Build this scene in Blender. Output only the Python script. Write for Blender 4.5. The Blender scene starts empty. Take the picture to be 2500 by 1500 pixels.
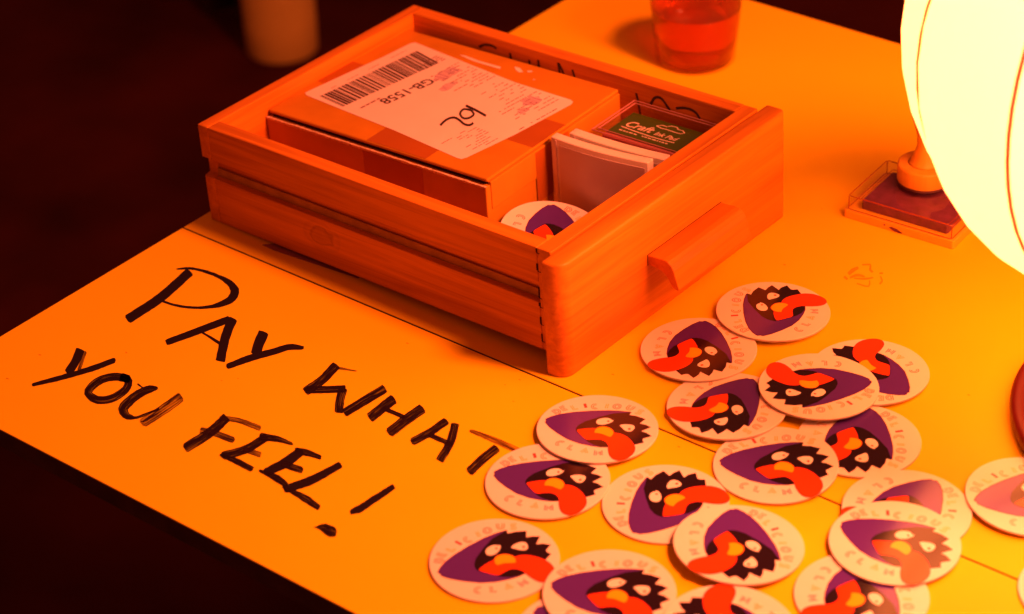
import bpy, bmesh, math, random
from mathutils import Matrix, Vector
random.seed(7)
K = 0.001                                   # everything below is written in millimetres
scene = bpy.context.scene
COL = scene.collection

# ------------------------------------------------------------------ camera
cam_d = bpy.data.cameras.new('camera'); cam = bpy.data.objects.new('camera', cam_d); COL.objects.link(cam)
cam.location = (1.38422, -0.88989, 1.07505)
cam.rotation_euler = (0.99236, 0.03934, 0.67452)
cam_d.sensor_width = 36.0; cam_d.lens = 82.62331
cam_d.clip_start = 0.05; cam_d.clip_end = 60
cam_d.dof.use_dof = True; cam_d.dof.focus_distance = 1.93; cam_d.dof.aperture_fstop = 5.0
scene.camera = cam

# ------------------------------------------------------------------ world, lamps, exposure
GLOBE = (10.5, 1.75, 0.30)                    # radiance of the glowing globe
world = bpy.data.worlds.new('World'); scene.world = world; world.use_nodes = True
bg = world.node_tree.nodes['Background']
bg.inputs[0].default_value = (1.0, 0.14, 0.05, 1); bg.inputs[1].default_value = 0.27
kd = bpy.data.lights.new('hanging_bulb', 'POINT'); kd.energy = 182; kd.color = (1.0, 0.172, 0.062); kd.shadow_soft_size = 0.13
key = bpy.data.objects.new('hanging_bulb', kd); COL.objects.link(key); key.location = (1.20, 0.55, 1.06)
vs = scene.view_settings
vs.view_transform = 'Standard'; vs.look = 'None'; vs.gamma = 1.0; vs.exposure = 0.0; vs.use_curve_mapping = False

# ------------------------------------------------------------------ measured shapes (millimetres)
DATA = {"coasters":[[12,656.09,376.66,0.05,0.0,0.0,4.726],[11,615.61,458.19,1.101,0.01,-0.02,2.516],[6,582.27,226.9,0.05,0.0,0.0,1.277],[8,622.74,312.38,1.353,0.012,0.025,0.163],[9,550.78,353.43,2.119,0.041,-0.016,4.479],[14,487.51,405.65,1.42,0.027,-0.011,4.865],[10,596.03,414.07,4.326,0.009,-0.031,3.578],[13,506.05,486.11,1.981,0.009,-0.04,1.516],[2,495.14,197.05,1.083,0.021,0.006,0.028],[1,486.84,270.35,2.121,0.02,-0.039,0.0],[5,620.34,74.6,0.05,0.0,0.0,5.869],[3,520.83,101.9,0.05,0.0,0.0,0.658],[4,610.51,119.66,2.07,0.0,0.0,0.069],[19,700.8,135.12,2.123,-0.044,-0.003,2.733],[7,654.61,215.66,3.312,-0.024,-0.058,5.027],[15,730.08,322.06,1.085,-0.017,0.014,4.371],[18,753.06,222.38,0.05,0.0,0.0,4.784],[16,743.29,283.13,2.734,-0.011,0.008,-0.24],[17,794.81,388.0,1.625,-0.028,-0.018,0.467],[20,876.88,316.9,0.05,0.0,0.0,0.003]],"art":{"shell":[[-39.73,-13.91],[-39.89,-12.82],[-38.52,-7.99],[-35.06,-1.42],[-28.62,6.52],[-18.76,15.94],[-8.2,24.44],[-0.5,29.22],[7.35,33.01],[8.24,32.95],[8.86,29.05],[14.88,31.1],[22.54,31.64],[22.35,24.29],[27.47,25.22],[32.46,25.17],[29.64,16.17],[34.28,16.59],[40.24,15.31],[36.75,9.03],[37.71,6.8],[40.52,4.74],[36.81,-1.18],[32.38,-7.82],[22.62,-16.11],[17.99,-19.49],[10.44,-22.68],[1.25,-25.19],[-9.42,-25.84],[-21.26,-23.62],[-30.89,-20.71],[-37.34,-17.4],[-38.03,-15.2]],"dark":[[7.64,32.61],[8.24,32.95],[8.86,29.05],[14.88,31.1],[22.54,31.64],[22.35,24.29],[27.47,25.22],[32.46,25.17],[29.64,16.17],[34.28,16.59],[40.24,15.31],[36.75,9.03],[37.71,6.8],[40.52,4.74],[36.81,-1.18],[32.38,-7.82],[22.43,-15.86],[17.71,-19.12],[11.96,-20.3],[6.02,-19.76],[2.91,-18.6],[-4.07,-16.03],[-9.98,-13.42],[-12.57,-11.14],[-13.73,-8.5],[-14.25,-4.88],[-13.42,1.43],[-8.16,13.11],[-2.1,23.8]],"tongue":[[-11.11,-11.57],[-9.71,-9.35],[-7.36,-6.54],[-1.44,-1.04],[6.62,0.86],[14.31,1.72],[16.01,3.16],[19.64,4.23],[24.76,4.02],[30.82,1.77],[36.28,-1.57],[40.23,-5.48],[42.97,-10.73],[43.65,-16.47],[42.55,-22.36],[39.49,-26.31],[35.21,-27.14],[30.76,-25.42],[26.43,-21.37],[23.68,-18.05],[21.59,-14.73],[17.51,-11.86],[13.44,-11.21],[10.77,-12.08],[7.54,-14.44],[2.91,-18.6],[-4.5,-15.45],[-9.44,-13.02]],"nose":[[2.25,-7.27],[0.23,-3.99],[-0.26,-0.38],[1.55,3.53],[5.18,5.39],[9.7,5.3],[13.63,3.01],[15.65,-0.46],[15.85,-4.45],[13.07,-4.8],[7.98,-4.67],[3.98,-6.01]],"eye1":[[-5.76,5.81],[-6.8,9.06],[-5.27,13.0],[-1.83,15.91],[0.81,16.12],[2.82,15.07],[3.61,16.65],[4.29,13.33],[3.12,9.27],[0.37,5.47],[-3.15,4.2]],"eye2":[[11.63,12.68],[13.0,15.48],[16.57,18.18],[20.17,19.31],[22.59,17.97],[23.84,15.21],[23.86,11.26],[21.84,9.49],[18.31,9.79],[14.77,11.58]],"pupil1":[[2.08,12.92],[2.32,12.11],[1.96,11.43],[1.2,11.29],[0.48,11.76],[0.24,12.57],[0.6,13.25],[1.36,13.4]],"pupil2":[[21.8,13.92],[22.06,12.99],[21.62,12.2],[20.74,12.02],[19.93,12.55],[19.66,13.48],[20.1,14.27],[20.98,14.45]]},"letters":[["D",-43.59,-0.0,"a"],
 ["E",-38.0,6.83,"b"],
 ["L",-32.02,12.81,"y"],
 ["I",-26.52,19.58,"r"],
 ["C",-19.89,23.07,"b"],
 ["I",-12.5,29.07,"y"],
 ["O",-5.79,33.33,"a"],
 ["U",3.6,38.12,"b"],
 ["S",13.18,37.26,"y"],
 ["c",-11.03,-34.64,"a"],
 ["l",0.08,-33.84,"a"],
 ["a",11.05,-31.15,"y"],
 ["m",21.69,-27.72,"m"]],"strokes":[["P","s",[[52.67,255.07,65.38,250.04],[53.41,251.49,66.1,246.53],[54.19,247.89,66.84,243.03],[54.99,244.29,67.61,239.51],[55.8,240.72,68.39,235.98],[56.6,237.16,69.18,232.45],[57.4,233.64,69.96,228.91],[58.17,230.14,70.72,225.38],[58.91,226.68,71.46,221.86],[59.61,223.25,72.16,218.35],[60.25,219.88,72.81,214.85],[60.83,216.54,73.4,211.38],[61.34,213.26,73.92,207.94],[61.77,210.03,74.36,204.53],[62.11,206.85,74.71,201.17],[62.38,203.69,74.97,197.86],[62.58,200.55,75.17,194.6],[62.73,197.44,75.31,191.39],[62.83,194.33,75.4,188.22],[62.9,191.23,75.45,185.08],[62.94,188.14,75.49,181.97],[62.98,185.04,75.51,178.88],[63.02,181.94,75.53,175.81],[63.06,178.82,75.57,172.76],[63.13,175.69,75.62,169.71],[63.23,172.56,75.71,166.65]]],
 ["P","s",[[47.97,249.2,45.98,250.98],[49.98,250.88,47.62,252.98],[51.95,252.57,49.25,255.03],[54.02,254.07,51.06,256.95],[56.27,255.33,53.29,258.51],[58.74,256.38,55.85,259.72],[61.43,257.23,58.6,260.69],[64.27,257.92,61.49,261.49],[67.21,258.5,64.45,262.17],[70.2,258.99,67.43,262.78],[73.26,259.35,70.48,263.31],[76.41,259.59,73.63,263.73],[79.62,259.71,76.88,264.0],[82.9,259.67,80.23,264.13],[86.28,259.48,83.63,264.09],[89.93,258.91,86.9,264.32],[93.57,258.3,90.31,264.49],[97.11,257.49,93.99,264.41],[100.47,256.39,98.05,263.84],[103.89,254.77,102.3,262.69],[107.53,252.71,107.07,261.17],[109.72,251.04,112.91,258.26],[110.38,250.23,118.53,252.92],[111.97,247.98,121.86,247.41],[113.42,245.36,123.81,242.55],[114.24,243.08,124.38,238.31],[114.48,240.48,123.82,234.86],[114.26,237.64,122.75,232.04],[113.9,234.81,121.58,229.54],[113.49,232.14,120.25,227.21],[112.8,229.63,118.63,225.08],[111.88,227.22,116.83,223.16],[110.81,224.89,114.91,221.41],[109.37,222.9,113.13,219.56],[107.7,221.09,111.23,217.81],[105.88,219.4,109.18,216.21],[103.93,217.81,107.03,214.72],[101.89,216.31,104.8,213.34],[99.72,214.96,102.54,211.99],[97.42,213.73,100.18,210.73],[95.02,212.6,97.72,209.57],[92.52,211.58,95.16,208.52],[89.93,210.66,92.51,207.58],[87.27,209.84,89.78,206.74],[84.55,209.12,86.92,206.04],[81.69,208.57,83.9,205.54],[78.71,208.12,80.82,205.16],[75.66,207.7,77.73,204.82],[72.62,207.24,74.68,204.45],[69.63,206.72,71.75,203.92],[66.62,206.22,68.91,203.25],[63.64,205.72,66.07,202.57]]],
 ["A","s",[[135.31,221.96,144.13,215.93],[134.48,219.34,143.3,213.33],[133.66,216.73,142.47,210.74],[132.84,214.13,141.65,208.15],[132.02,211.52,140.83,205.56],[131.2,208.92,140.0,202.97],[130.38,206.33,139.18,200.39],[129.56,203.74,138.36,197.81],[128.74,201.15,137.54,195.24],[127.91,198.57,136.71,192.67],[127.09,196.0,135.88,190.1],[126.26,193.43,135.05,187.54],[125.47,190.84,134.17,185.02],[124.68,188.26,133.29,182.5],[123.88,185.68,132.41,179.99],[123.09,183.1,131.53,177.48],[122.29,180.53,130.64,174.98],[121.49,177.97,129.75,172.48],[120.69,175.4,128.87,169.98],[119.89,172.84,127.99,167.49],[119.1,170.28,127.1,165.0],[118.3,167.72,126.22,162.52]]],
 ["A","s",[[137.15,220.94,147.21,220.97],[139.34,217.21,149.42,217.18],[141.49,213.48,151.58,213.41],[143.69,209.69,153.69,209.73],[145.97,205.84,155.79,206.15],[148.4,201.93,157.93,202.68],[150.99,198.01,160.16,199.28],[153.71,194.15,162.52,195.9],[156.51,190.36,165.03,192.49],[159.36,186.66,167.65,189.06],[162.22,183.03,170.36,185.59],[165.06,179.47,173.13,182.1],[167.86,175.97,175.94,178.57],[170.59,172.53,178.74,175.0],[173.27,169.08,181.47,171.46]]],
 ["A","s",[[135.45,190.32,134.36,192.6],[141.62,189.37,140.35,192.04],[147.77,188.42,146.32,191.48],[153.89,187.48,152.27,190.92],[159.99,186.54,158.2,190.37]]],
 ["Y","s",[[171.9,221.46,182.81,221.53],[174.53,216.86,185.42,216.93],[177.19,212.21,187.96,212.44],[180.05,207.4,190.49,208.14],[183.14,202.59,193.18,203.93],[186.28,197.97,196.1,199.6],[189.34,193.5,199.11,195.16]]],
 ["Y","s",[[217.55,225.23,221.14,220.71],[214.72,224.62,218.93,219.32],[211.81,223.97,216.81,217.95],[208.99,222.95,215.09,216.46],[206.86,221.12,213.52,214.93],[205.17,218.93,212.24,213.04],[203.8,216.53,211.15,210.85],[202.63,214.06,210.17,208.44],[201.55,211.61,209.21,205.91],[200.45,209.29,208.17,203.37],[199.24,207.08,206.98,200.99],[197.99,204.84,205.77,198.7],[196.74,202.57,204.58,196.43],[195.5,200.29,203.4,194.15],[194.28,198.0,202.25,191.86],[193.09,195.67,201.14,189.56],[191.94,193.31,200.06,187.24],[190.83,190.91,199.04,184.89],[189.82,188.44,198.03,182.55],[188.97,185.85,197.0,180.23],[188.18,183.24,196.02,177.86],[187.44,180.62,195.07,175.44],[186.73,178.0,194.15,173.0],[186.04,175.38,193.23,170.55],[185.34,172.78,192.3,168.09],[184.61,170.2,191.35,165.66]]],
 ["Y2","s",[[65.86,113.81,74.73,114.84],[68.91,109.64,77.74,110.69],[71.86,105.6,80.83,106.43],[74.44,101.83,83.87,101.95],[76.59,98.17,86.5,97.41],[78.5,94.36,88.68,93.06],[80.39,90.34,90.59,88.95],[82.36,86.26,92.51,84.94]]],
 ["Y2","d",[[75.14,113.71,78.86,114.1],[80.07,106.81,83.77,107.21],[84.97,99.97,88.65,100.37],[89.83,93.18,93.49,93.58]]],
 ["Y2","s",[[102.01,121.75,108.66,117.61],[101.17,119.35,107.97,115.15],[100.35,116.95,107.29,112.67],[99.54,114.56,106.61,110.2],[98.71,112.19,105.91,107.72],[97.86,109.84,105.19,105.26],[96.98,107.54,104.42,102.82],[96.16,105.19,103.49,100.49],[95.31,102.85,102.52,98.19],[94.43,100.54,101.53,95.92],[93.52,98.24,100.51,93.67],[92.58,95.96,99.46,91.44],[91.63,93.7,98.4,89.22],[90.66,91.45,97.32,87.02],[89.67,89.2,96.23,84.84],[88.66,86.98,95.13,82.66],[87.62,84.79,94.01,80.49],[86.55,82.61,92.88,78.34],[85.47,80.44,91.73,76.2],[84.37,78.28,90.56,74.08],[83.26,76.12,89.4,71.97],[82.16,73.97,88.23,69.86],[81.12,71.77,86.99,67.8],[80.09,69.58,85.71,65.77],[79.05,67.38,84.43,63.74],[78.01,65.2,83.14,61.72],[76.96,63.01,81.86,59.71],[75.92,60.83,80.57,57.69],[74.88,58.64,79.29,55.68]]],
 ["O","m",[[131.32,112.57,138.51,103.99],[128.78,111.76,135.89,103.15],[126.1,111.03,133.22,102.41],[123.33,110.16,130.8,101.65],[120.65,108.98,128.75,100.76],[118.36,107.39,127.05,99.57],[116.42,105.52,125.51,98.08],[114.77,103.39,124.19,96.38],[113.45,101.0,123.16,94.53],[112.55,98.38,122.46,92.51],[112.0,95.53,122.03,90.28],[111.82,92.43,121.88,87.88],[112.09,89.08,122.06,85.43],[112.86,85.66,122.65,82.84],[114.03,81.87,123.54,79.88],[116.13,77.27,124.41,77.67],[121.15,72.1,124.03,77.87],[127.14,69.44,125.16,77.56],[132.05,68.47,128.13,77.0],[136.16,68.28,130.51,76.86],[139.65,69.02,132.43,77.29],[142.43,70.44,134.3,78.26],[144.65,72.21,135.98,79.62],[146.44,74.21,137.32,81.1],[147.76,76.61,138.27,82.83],[148.62,79.32,138.91,84.9],[149.09,82.19,139.28,87.23],[149.25,85.08,139.4,89.73],[149.26,88.03,139.4,92.4],[149.08,91.33,139.26,95.09],[148.31,95.12,138.8,97.48],[146.46,99.34,137.95,99.45],[143.37,103.74,136.32,101.73],[138.83,108.53,134.77,103.55],[132.18,111.93,135.36,103.3],[127.57,111.74,133.83,102.94],[124.34,111.16,130.9,102.4]]],
 ["U","m",[[160.15,114.23,164.82,110.19],[157.41,113.22,164.05,107.66],[154.75,111.82,163.6,105.22],[153.36,109.26,162.93,103.16],[152.45,106.51,162.55,100.75],[151.83,103.7,162.37,98.15],[151.47,100.76,162.27,95.53],[151.38,97.64,162.38,92.84],[151.55,94.39,162.7,90.07],[151.97,91.04,163.23,87.24],[152.6,87.83,164.01,84.18],[153.21,84.4,164.76,80.86],[154.33,80.02,165.43,78.33],[158.05,74.18,165.37,78.2],[164.34,70.04,165.87,77.59],[169.97,68.06,168.18,76.1],[174.41,68.12,170.33,75.06],[177.43,69.65,173.23,74.69],[179.42,71.79,176.14,74.95],[181.07,73.8,177.88,76.21],[182.07,76.3,178.83,78.32],[182.69,78.95,179.54,80.85],[183.39,81.44,180.34,83.33],[184.19,83.86,181.14,85.75],[184.92,86.34,181.86,88.2],[185.63,88.82,182.57,90.69],[186.35,91.29,183.29,93.17]]],
 ["U","d",[[181.66,117.28,193.71,112.08],[181.85,114.18,193.88,109.01],[182.05,111.07,194.07,105.95],[182.26,107.99,194.26,102.88],[182.45,104.94,194.45,99.8],[182.62,101.92,194.6,96.72],[182.75,98.93,194.72,93.66],[182.83,95.99,194.8,90.61],[182.86,93.06,194.82,87.6],[182.86,90.15,194.8,84.63],[182.82,87.24,194.75,81.68],[182.78,84.32,194.69,78.77],[182.72,81.41,194.63,75.87],[182.67,78.48,194.57,72.99],[182.64,75.55,194.52,70.11]]],
 ["U","s",[[146.51,106.48,145.77,108.21],[149.11,106.07,148.37,107.8],[151.71,105.66,150.97,107.39],[154.3,105.25,153.56,106.98]]],
 ["F","m",[[231.71,118.16,242.98,114.41],[232.34,114.95,243.58,111.27],[233.0,111.73,244.21,108.12],[233.64,108.58,244.85,104.93],[234.23,105.52,245.45,101.71],[234.73,102.54,245.98,98.48],[235.1,99.67,246.38,95.26],[235.33,96.87,246.63,92.11],[235.44,94.09,246.73,89.04],[235.44,91.34,246.72,86.06],[235.36,88.59,246.63,83.15],[235.22,85.84,246.48,80.3],[235.05,83.08,246.29,77.5],[234.85,80.3,246.09,74.74],[234.67,77.5,245.89,72.01],[234.52,74.66,245.74,69.29],[234.42,71.82,245.63,66.54]]],
 ["F","d",[[236.19,110.42,231.65,115.77],[238.62,111.48,234.06,116.82],[241.0,112.6,236.43,117.93],[243.36,113.7,238.83,119.04],[245.72,114.72,241.31,120.11],[248.13,115.61,243.91,121.07],[250.63,116.33,246.67,121.86],[253.27,116.86,249.56,122.44],[256.04,117.24,252.54,122.85],[258.92,117.52,255.56,123.13],[261.87,117.73,258.6,123.35],[264.87,117.92,261.62,123.54],[267.89,118.13,264.58,123.74],[270.85,118.41,267.51,124.0]]],
 ["F","d",[[235.67,89.1,230.4,95.83],[238.42,89.97,233.16,96.7],[241.13,90.84,235.95,97.59],[243.84,91.61,238.86,98.41],[246.62,92.22,241.91,99.08],[249.52,92.69,245.05,99.58],[252.52,93.06,248.22,99.96],[255.61,93.36,251.41,100.26],[258.74,93.63,254.57,100.53],[261.9,93.92,257.69,100.81],[265.01,94.25,260.77,101.14]]],
 ["E","m",[[276.42,117.76,285.98,112.94],[276.27,114.91,285.82,110.18],[276.19,112.01,285.74,107.4],[276.14,109.17,285.67,104.56],[276.05,106.41,285.57,101.68],[275.88,103.76,285.38,98.8],[275.59,101.26,285.04,95.97],[275.13,98.92,284.49,93.21],[274.47,96.71,283.7,90.6],[273.61,94.58,282.71,88.16],[272.59,92.5,281.59,85.86],[271.46,90.44,280.37,83.67],[270.24,88.38,279.12,81.56],[268.98,86.3,277.88,79.5],[267.74,84.16,276.68,77.46],[266.58,81.98,275.56,75.37]]],
 ["E","m",[[280.9,109.26,274.03,117.54],[283.33,110.66,276.79,118.5],[285.71,112.1,279.53,119.52],[288.06,113.48,282.35,120.53],[290.43,114.71,285.31,121.43],[292.9,115.78,288.48,122.08],[295.5,116.75,291.85,122.37],[298.28,117.58,295.24,122.48],[301.17,118.37,298.61,122.52],[304.03,119.19,301.92,122.61]]],
 ["E","d",[[280.1,91.34,276.54,97.13],[285.11,91.94,281.56,97.72],[290.1,92.54,286.57,98.32],[295.07,93.14,291.57,98.91]]],
 ["E","m",[[270.22,76.37,268.03,80.05],[273.48,76.35,270.94,80.58],[276.71,76.37,273.83,81.15],[279.91,76.38,276.75,81.72],[283.1,76.34,279.72,82.24],[286.29,76.23,282.77,82.68],[289.41,76.15,286.0,82.84],[292.51,76.16,289.36,82.68],[295.69,76.1,292.71,82.45],[298.91,76.01,296.02,82.2],[302.13,75.94,299.3,81.98]]],
 ["E2","s",[[310.61,120.37,320.83,116.03],[310.69,117.2,321.14,112.83],[310.81,114.02,321.5,109.61],[310.9,110.95,321.84,106.31],[310.91,108.03,322.09,102.98],[310.76,105.27,322.18,99.65],[310.7,102.49,321.78,96.56],[310.47,99.74,321.19,93.63],[310.11,96.99,320.47,90.84],[309.66,94.22,319.68,88.16],[309.17,91.43,318.88,85.55],[308.68,88.58,318.1,82.98],[308.26,85.71,317.38,80.37]]],
 ["E2","m",[[315.26,112.95,310.03,119.98],[317.94,113.89,312.72,120.91],[320.57,114.81,315.47,121.86],[323.19,115.57,318.4,122.71],[325.76,116.37,321.69,123.01],[328.52,117.04,325.03,123.08],[331.41,117.64,328.33,123.06],[334.31,118.28,331.57,123.07]]],
 ["E2","m",[[317.49,94.22,313.11,101.32],[321.76,94.86,317.41,101.95],[326.03,95.5,321.69,102.59],[330.29,96.14,325.97,103.22],[334.53,96.77,330.24,103.85]]],
 ["E2","m",[[309.01,79.84,307.38,82.81],[312.59,79.5,310.38,83.48],[316.12,79.23,313.35,84.22],[319.6,78.93,316.4,84.92],[323.02,78.51,319.6,85.5],[326.39,77.88,323.02,85.85],[329.56,77.78,326.89,85.1],[332.93,77.55,330.68,84.15],[336.37,77.31,334.37,83.22]]],
 ["L","s",[[348.79,125.15,356.04,120.86],[348.21,122.55,355.69,118.18],[347.68,119.91,355.38,115.48],[347.17,117.28,355.09,112.77],[346.67,114.66,354.81,110.04],[346.17,112.06,354.53,107.31],[345.65,109.49,354.22,104.57],[345.11,106.97,353.88,101.85],[344.52,104.5,353.48,99.15],[343.88,102.09,353.02,96.47],[343.16,99.75,352.48,93.82],[342.37,97.49,351.84,91.23],[341.66,95.17,350.93,88.82],[340.86,92.89,349.94,86.49],[339.98,90.64,348.89,84.23],[339.05,88.39,347.81,82.02],[338.09,86.14,346.71,79.85],[337.12,83.88,345.61,77.7],[336.15,81.6,344.54,75.56],[335.22,79.31,343.5,73.4]]],
 ["L","m",[[337.42,75.23,336.02,78.17],[340.75,74.84,339.0,78.47],[344.06,74.48,341.95,78.81],[347.34,74.14,344.91,79.16],[350.6,73.78,347.89,79.5],[353.85,73.38,350.92,79.79],[357.07,72.92,354.0,80.01],[360.29,72.38,357.15,80.13],[363.37,72.13,360.52,79.72],[366.48,71.89,363.93,79.12],[369.65,71.6,367.3,78.46],[372.85,71.29,370.63,77.8],[376.05,71.0,373.94,77.16]]],
 ["mark","s",[[400.41,127.93,406.53,124.7],[400.09,125.1,406.41,121.78],[399.78,122.28,406.29,118.87],[399.47,119.46,406.17,115.96],[399.16,116.65,406.05,113.06],[398.84,113.85,405.93,110.16],[398.52,111.07,405.79,107.26],[398.19,108.26,405.65,104.42],[397.96,105.35,405.53,101.6],[397.8,102.44,405.48,98.71],[397.63,99.62,405.42,95.75],[397.39,96.95,405.26,92.77],[397.0,94.46,404.92,89.81],[396.39,92.18,404.29,86.97],[396.21,89.49,402.7,84.88],[395.91,86.7,401.06,82.99]]],
 ["mark","m",[[390.32,54.69,388.7,56.34],[394.05,54.82,389.47,60.06],[397.02,54.21,391.95,63.09],[400.33,53.13,396.02,63.57],[404.9,52.55,398.63,63.99],[407.56,54.97,402.07,63.26]]],
 ["W","m",[[254.1,222.2,264.5,218.81],[254.97,218.53,265.34,215.24],[255.89,214.85,266.22,211.64],[256.79,211.26,267.12,207.98],[257.6,207.8,267.97,204.28],[258.26,204.47,268.7,200.56],[258.74,201.28,269.23,196.89],[259.02,198.16,269.54,193.33],[259.15,195.04,269.67,189.91],[259.18,191.91,269.69,186.62],[259.16,188.73,269.66,183.41],[259.14,185.5,269.63,180.28],[259.19,182.25,269.67,177.12]]],
 ["W","m",[[267.31,177.53,260.24,185.05],[269.49,179.14,262.43,186.68],[271.67,180.75,264.63,188.3],[273.85,182.36,266.82,189.91],[276.04,183.99,268.99,191.53],[278.21,185.64,271.14,193.16],[280.36,187.32,273.26,194.82],[282.48,189.04,275.35,196.51],[284.56,190.78,277.41,198.23],[286.63,192.53,279.47,199.98],[288.68,194.27,281.54,201.74],[290.73,196.01,283.61,203.49]]],
 ["W","m",[[282.39,198.17,289.97,199.89],[285.26,193.87,292.84,195.57],[288.16,189.5,295.61,191.35],[291.31,184.98,298.34,187.4],[294.76,180.52,301.24,183.63],[298.27,176.32,304.44,179.78],[301.66,172.31,307.79,175.8]]],
 ["W","m",[[308.4,221.48,318.6,215.51],[308.11,218.39,318.31,212.44],[307.82,215.31,318.01,209.37],[307.53,212.23,317.71,206.31],[307.24,209.15,317.41,203.26],[306.95,206.08,317.11,200.22],[306.67,203.01,316.82,197.18],[306.39,199.94,316.54,194.14],[306.12,196.87,316.26,191.11],[305.85,193.81,315.99,188.08],[305.59,190.76,315.71,185.05],[305.33,187.71,315.45,182.02],[305.07,184.67,315.18,179.0],[304.81,181.64,314.91,175.99],[304.55,178.61,314.64,172.98]]],
 ["W","d",[[264.06,216.84,261.85,219.8],[268.66,218.83,266.84,221.27],[273.25,220.8,271.81,222.74],[277.83,222.78,276.78,224.21]]],
 ["H","m",[[322.88,214.96,334.48,209.34],[323.0,211.62,334.59,206.02],[323.12,208.29,334.7,202.72],[323.25,204.95,334.81,199.44],[323.4,201.58,334.94,196.18],[323.59,198.2,335.11,192.91],[323.8,194.83,335.3,189.63],[324.03,191.47,335.51,186.33],[324.27,188.14,335.73,183.02],[324.49,184.82,335.95,179.71]]],
 ["H","m",[[350.15,218.68,361.53,212.47],[350.03,215.45,361.39,209.25],[349.89,212.23,361.24,206.04],[349.75,208.99,361.09,202.87],[349.64,205.72,360.97,199.71],[349.57,202.41,360.9,196.57],[349.56,199.07,360.88,193.4],[349.61,195.72,360.91,190.21],[349.7,192.38,360.98,186.98],[349.81,189.05,361.08,183.73],[349.93,185.75,361.19,180.46],[350.05,182.48,361.29,177.18],[350.15,179.22,361.38,173.92]]],
 ["H","m",[[332.73,195.54,330.31,200.38],[337.56,195.6,335.16,200.44],[342.38,195.66,339.99,200.49],[347.19,195.72,344.81,200.55],[351.98,195.78,349.62,200.6]]],
 ["A2","m",[[377.55,215.75,386.16,211.1],[377.44,212.6,386.04,208.01],[377.37,209.43,385.96,204.91],[377.31,206.29,385.89,201.77],[377.22,203.21,385.79,198.62],[377.09,200.2,385.64,195.48],[376.87,197.28,385.4,192.36],[376.55,194.45,385.04,189.3],[376.1,191.69,384.56,186.33],[375.57,188.94,383.99,183.46],[374.98,186.18,383.39,180.66],[374.37,183.39,382.78,177.91],[373.79,180.59,382.2,175.15]]],
 ["A2","m",[[386.48,213.99,393.25,215.89],[388.84,210.29,395.54,212.26],[391.22,206.62,397.88,208.63],[393.49,203.09,400.27,204.89],[395.57,199.69,402.6,201.03],[397.4,196.39,404.78,197.07],[399.0,193.1,406.7,193.1],[400.45,189.73,408.37,189.21],[401.8,186.27,409.83,185.4],[403.09,182.73,411.17,181.69],[404.37,179.12,412.44,178.07],[405.69,175.44,413.7,174.54],[407.08,171.79,415.03,171.02]]],
 ["A2","m",[[384.93,189.34,382.33,194.84],[389.2,189.39,386.62,194.88],[393.46,189.44,390.89,194.92],[397.71,189.49,395.16,194.96],[401.95,189.53,399.41,195.0],[406.18,189.58,403.66,195.04]]],
 ["T","t",[[407.13,212.74,405.11,216.79],[410.02,212.75,407.81,217.17],[412.9,212.77,410.49,217.56],[415.76,212.79,413.18,217.96],[418.62,212.81,415.88,218.35],[421.47,212.81,418.58,218.72],[424.32,212.78,421.31,219.07],[427.17,212.71,424.06,219.37],[429.96,212.76,426.91,219.46],[432.77,212.77,429.77,219.5],[435.6,212.74,432.64,219.51],[438.43,212.69,435.51,219.5],[441.28,212.63,438.37,219.47],[444.13,212.55,441.22,219.43],[446.99,212.48,444.06,219.39],[449.84,212.42,446.89,219.36],[452.68,212.37,449.71,219.35]]],
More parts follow.
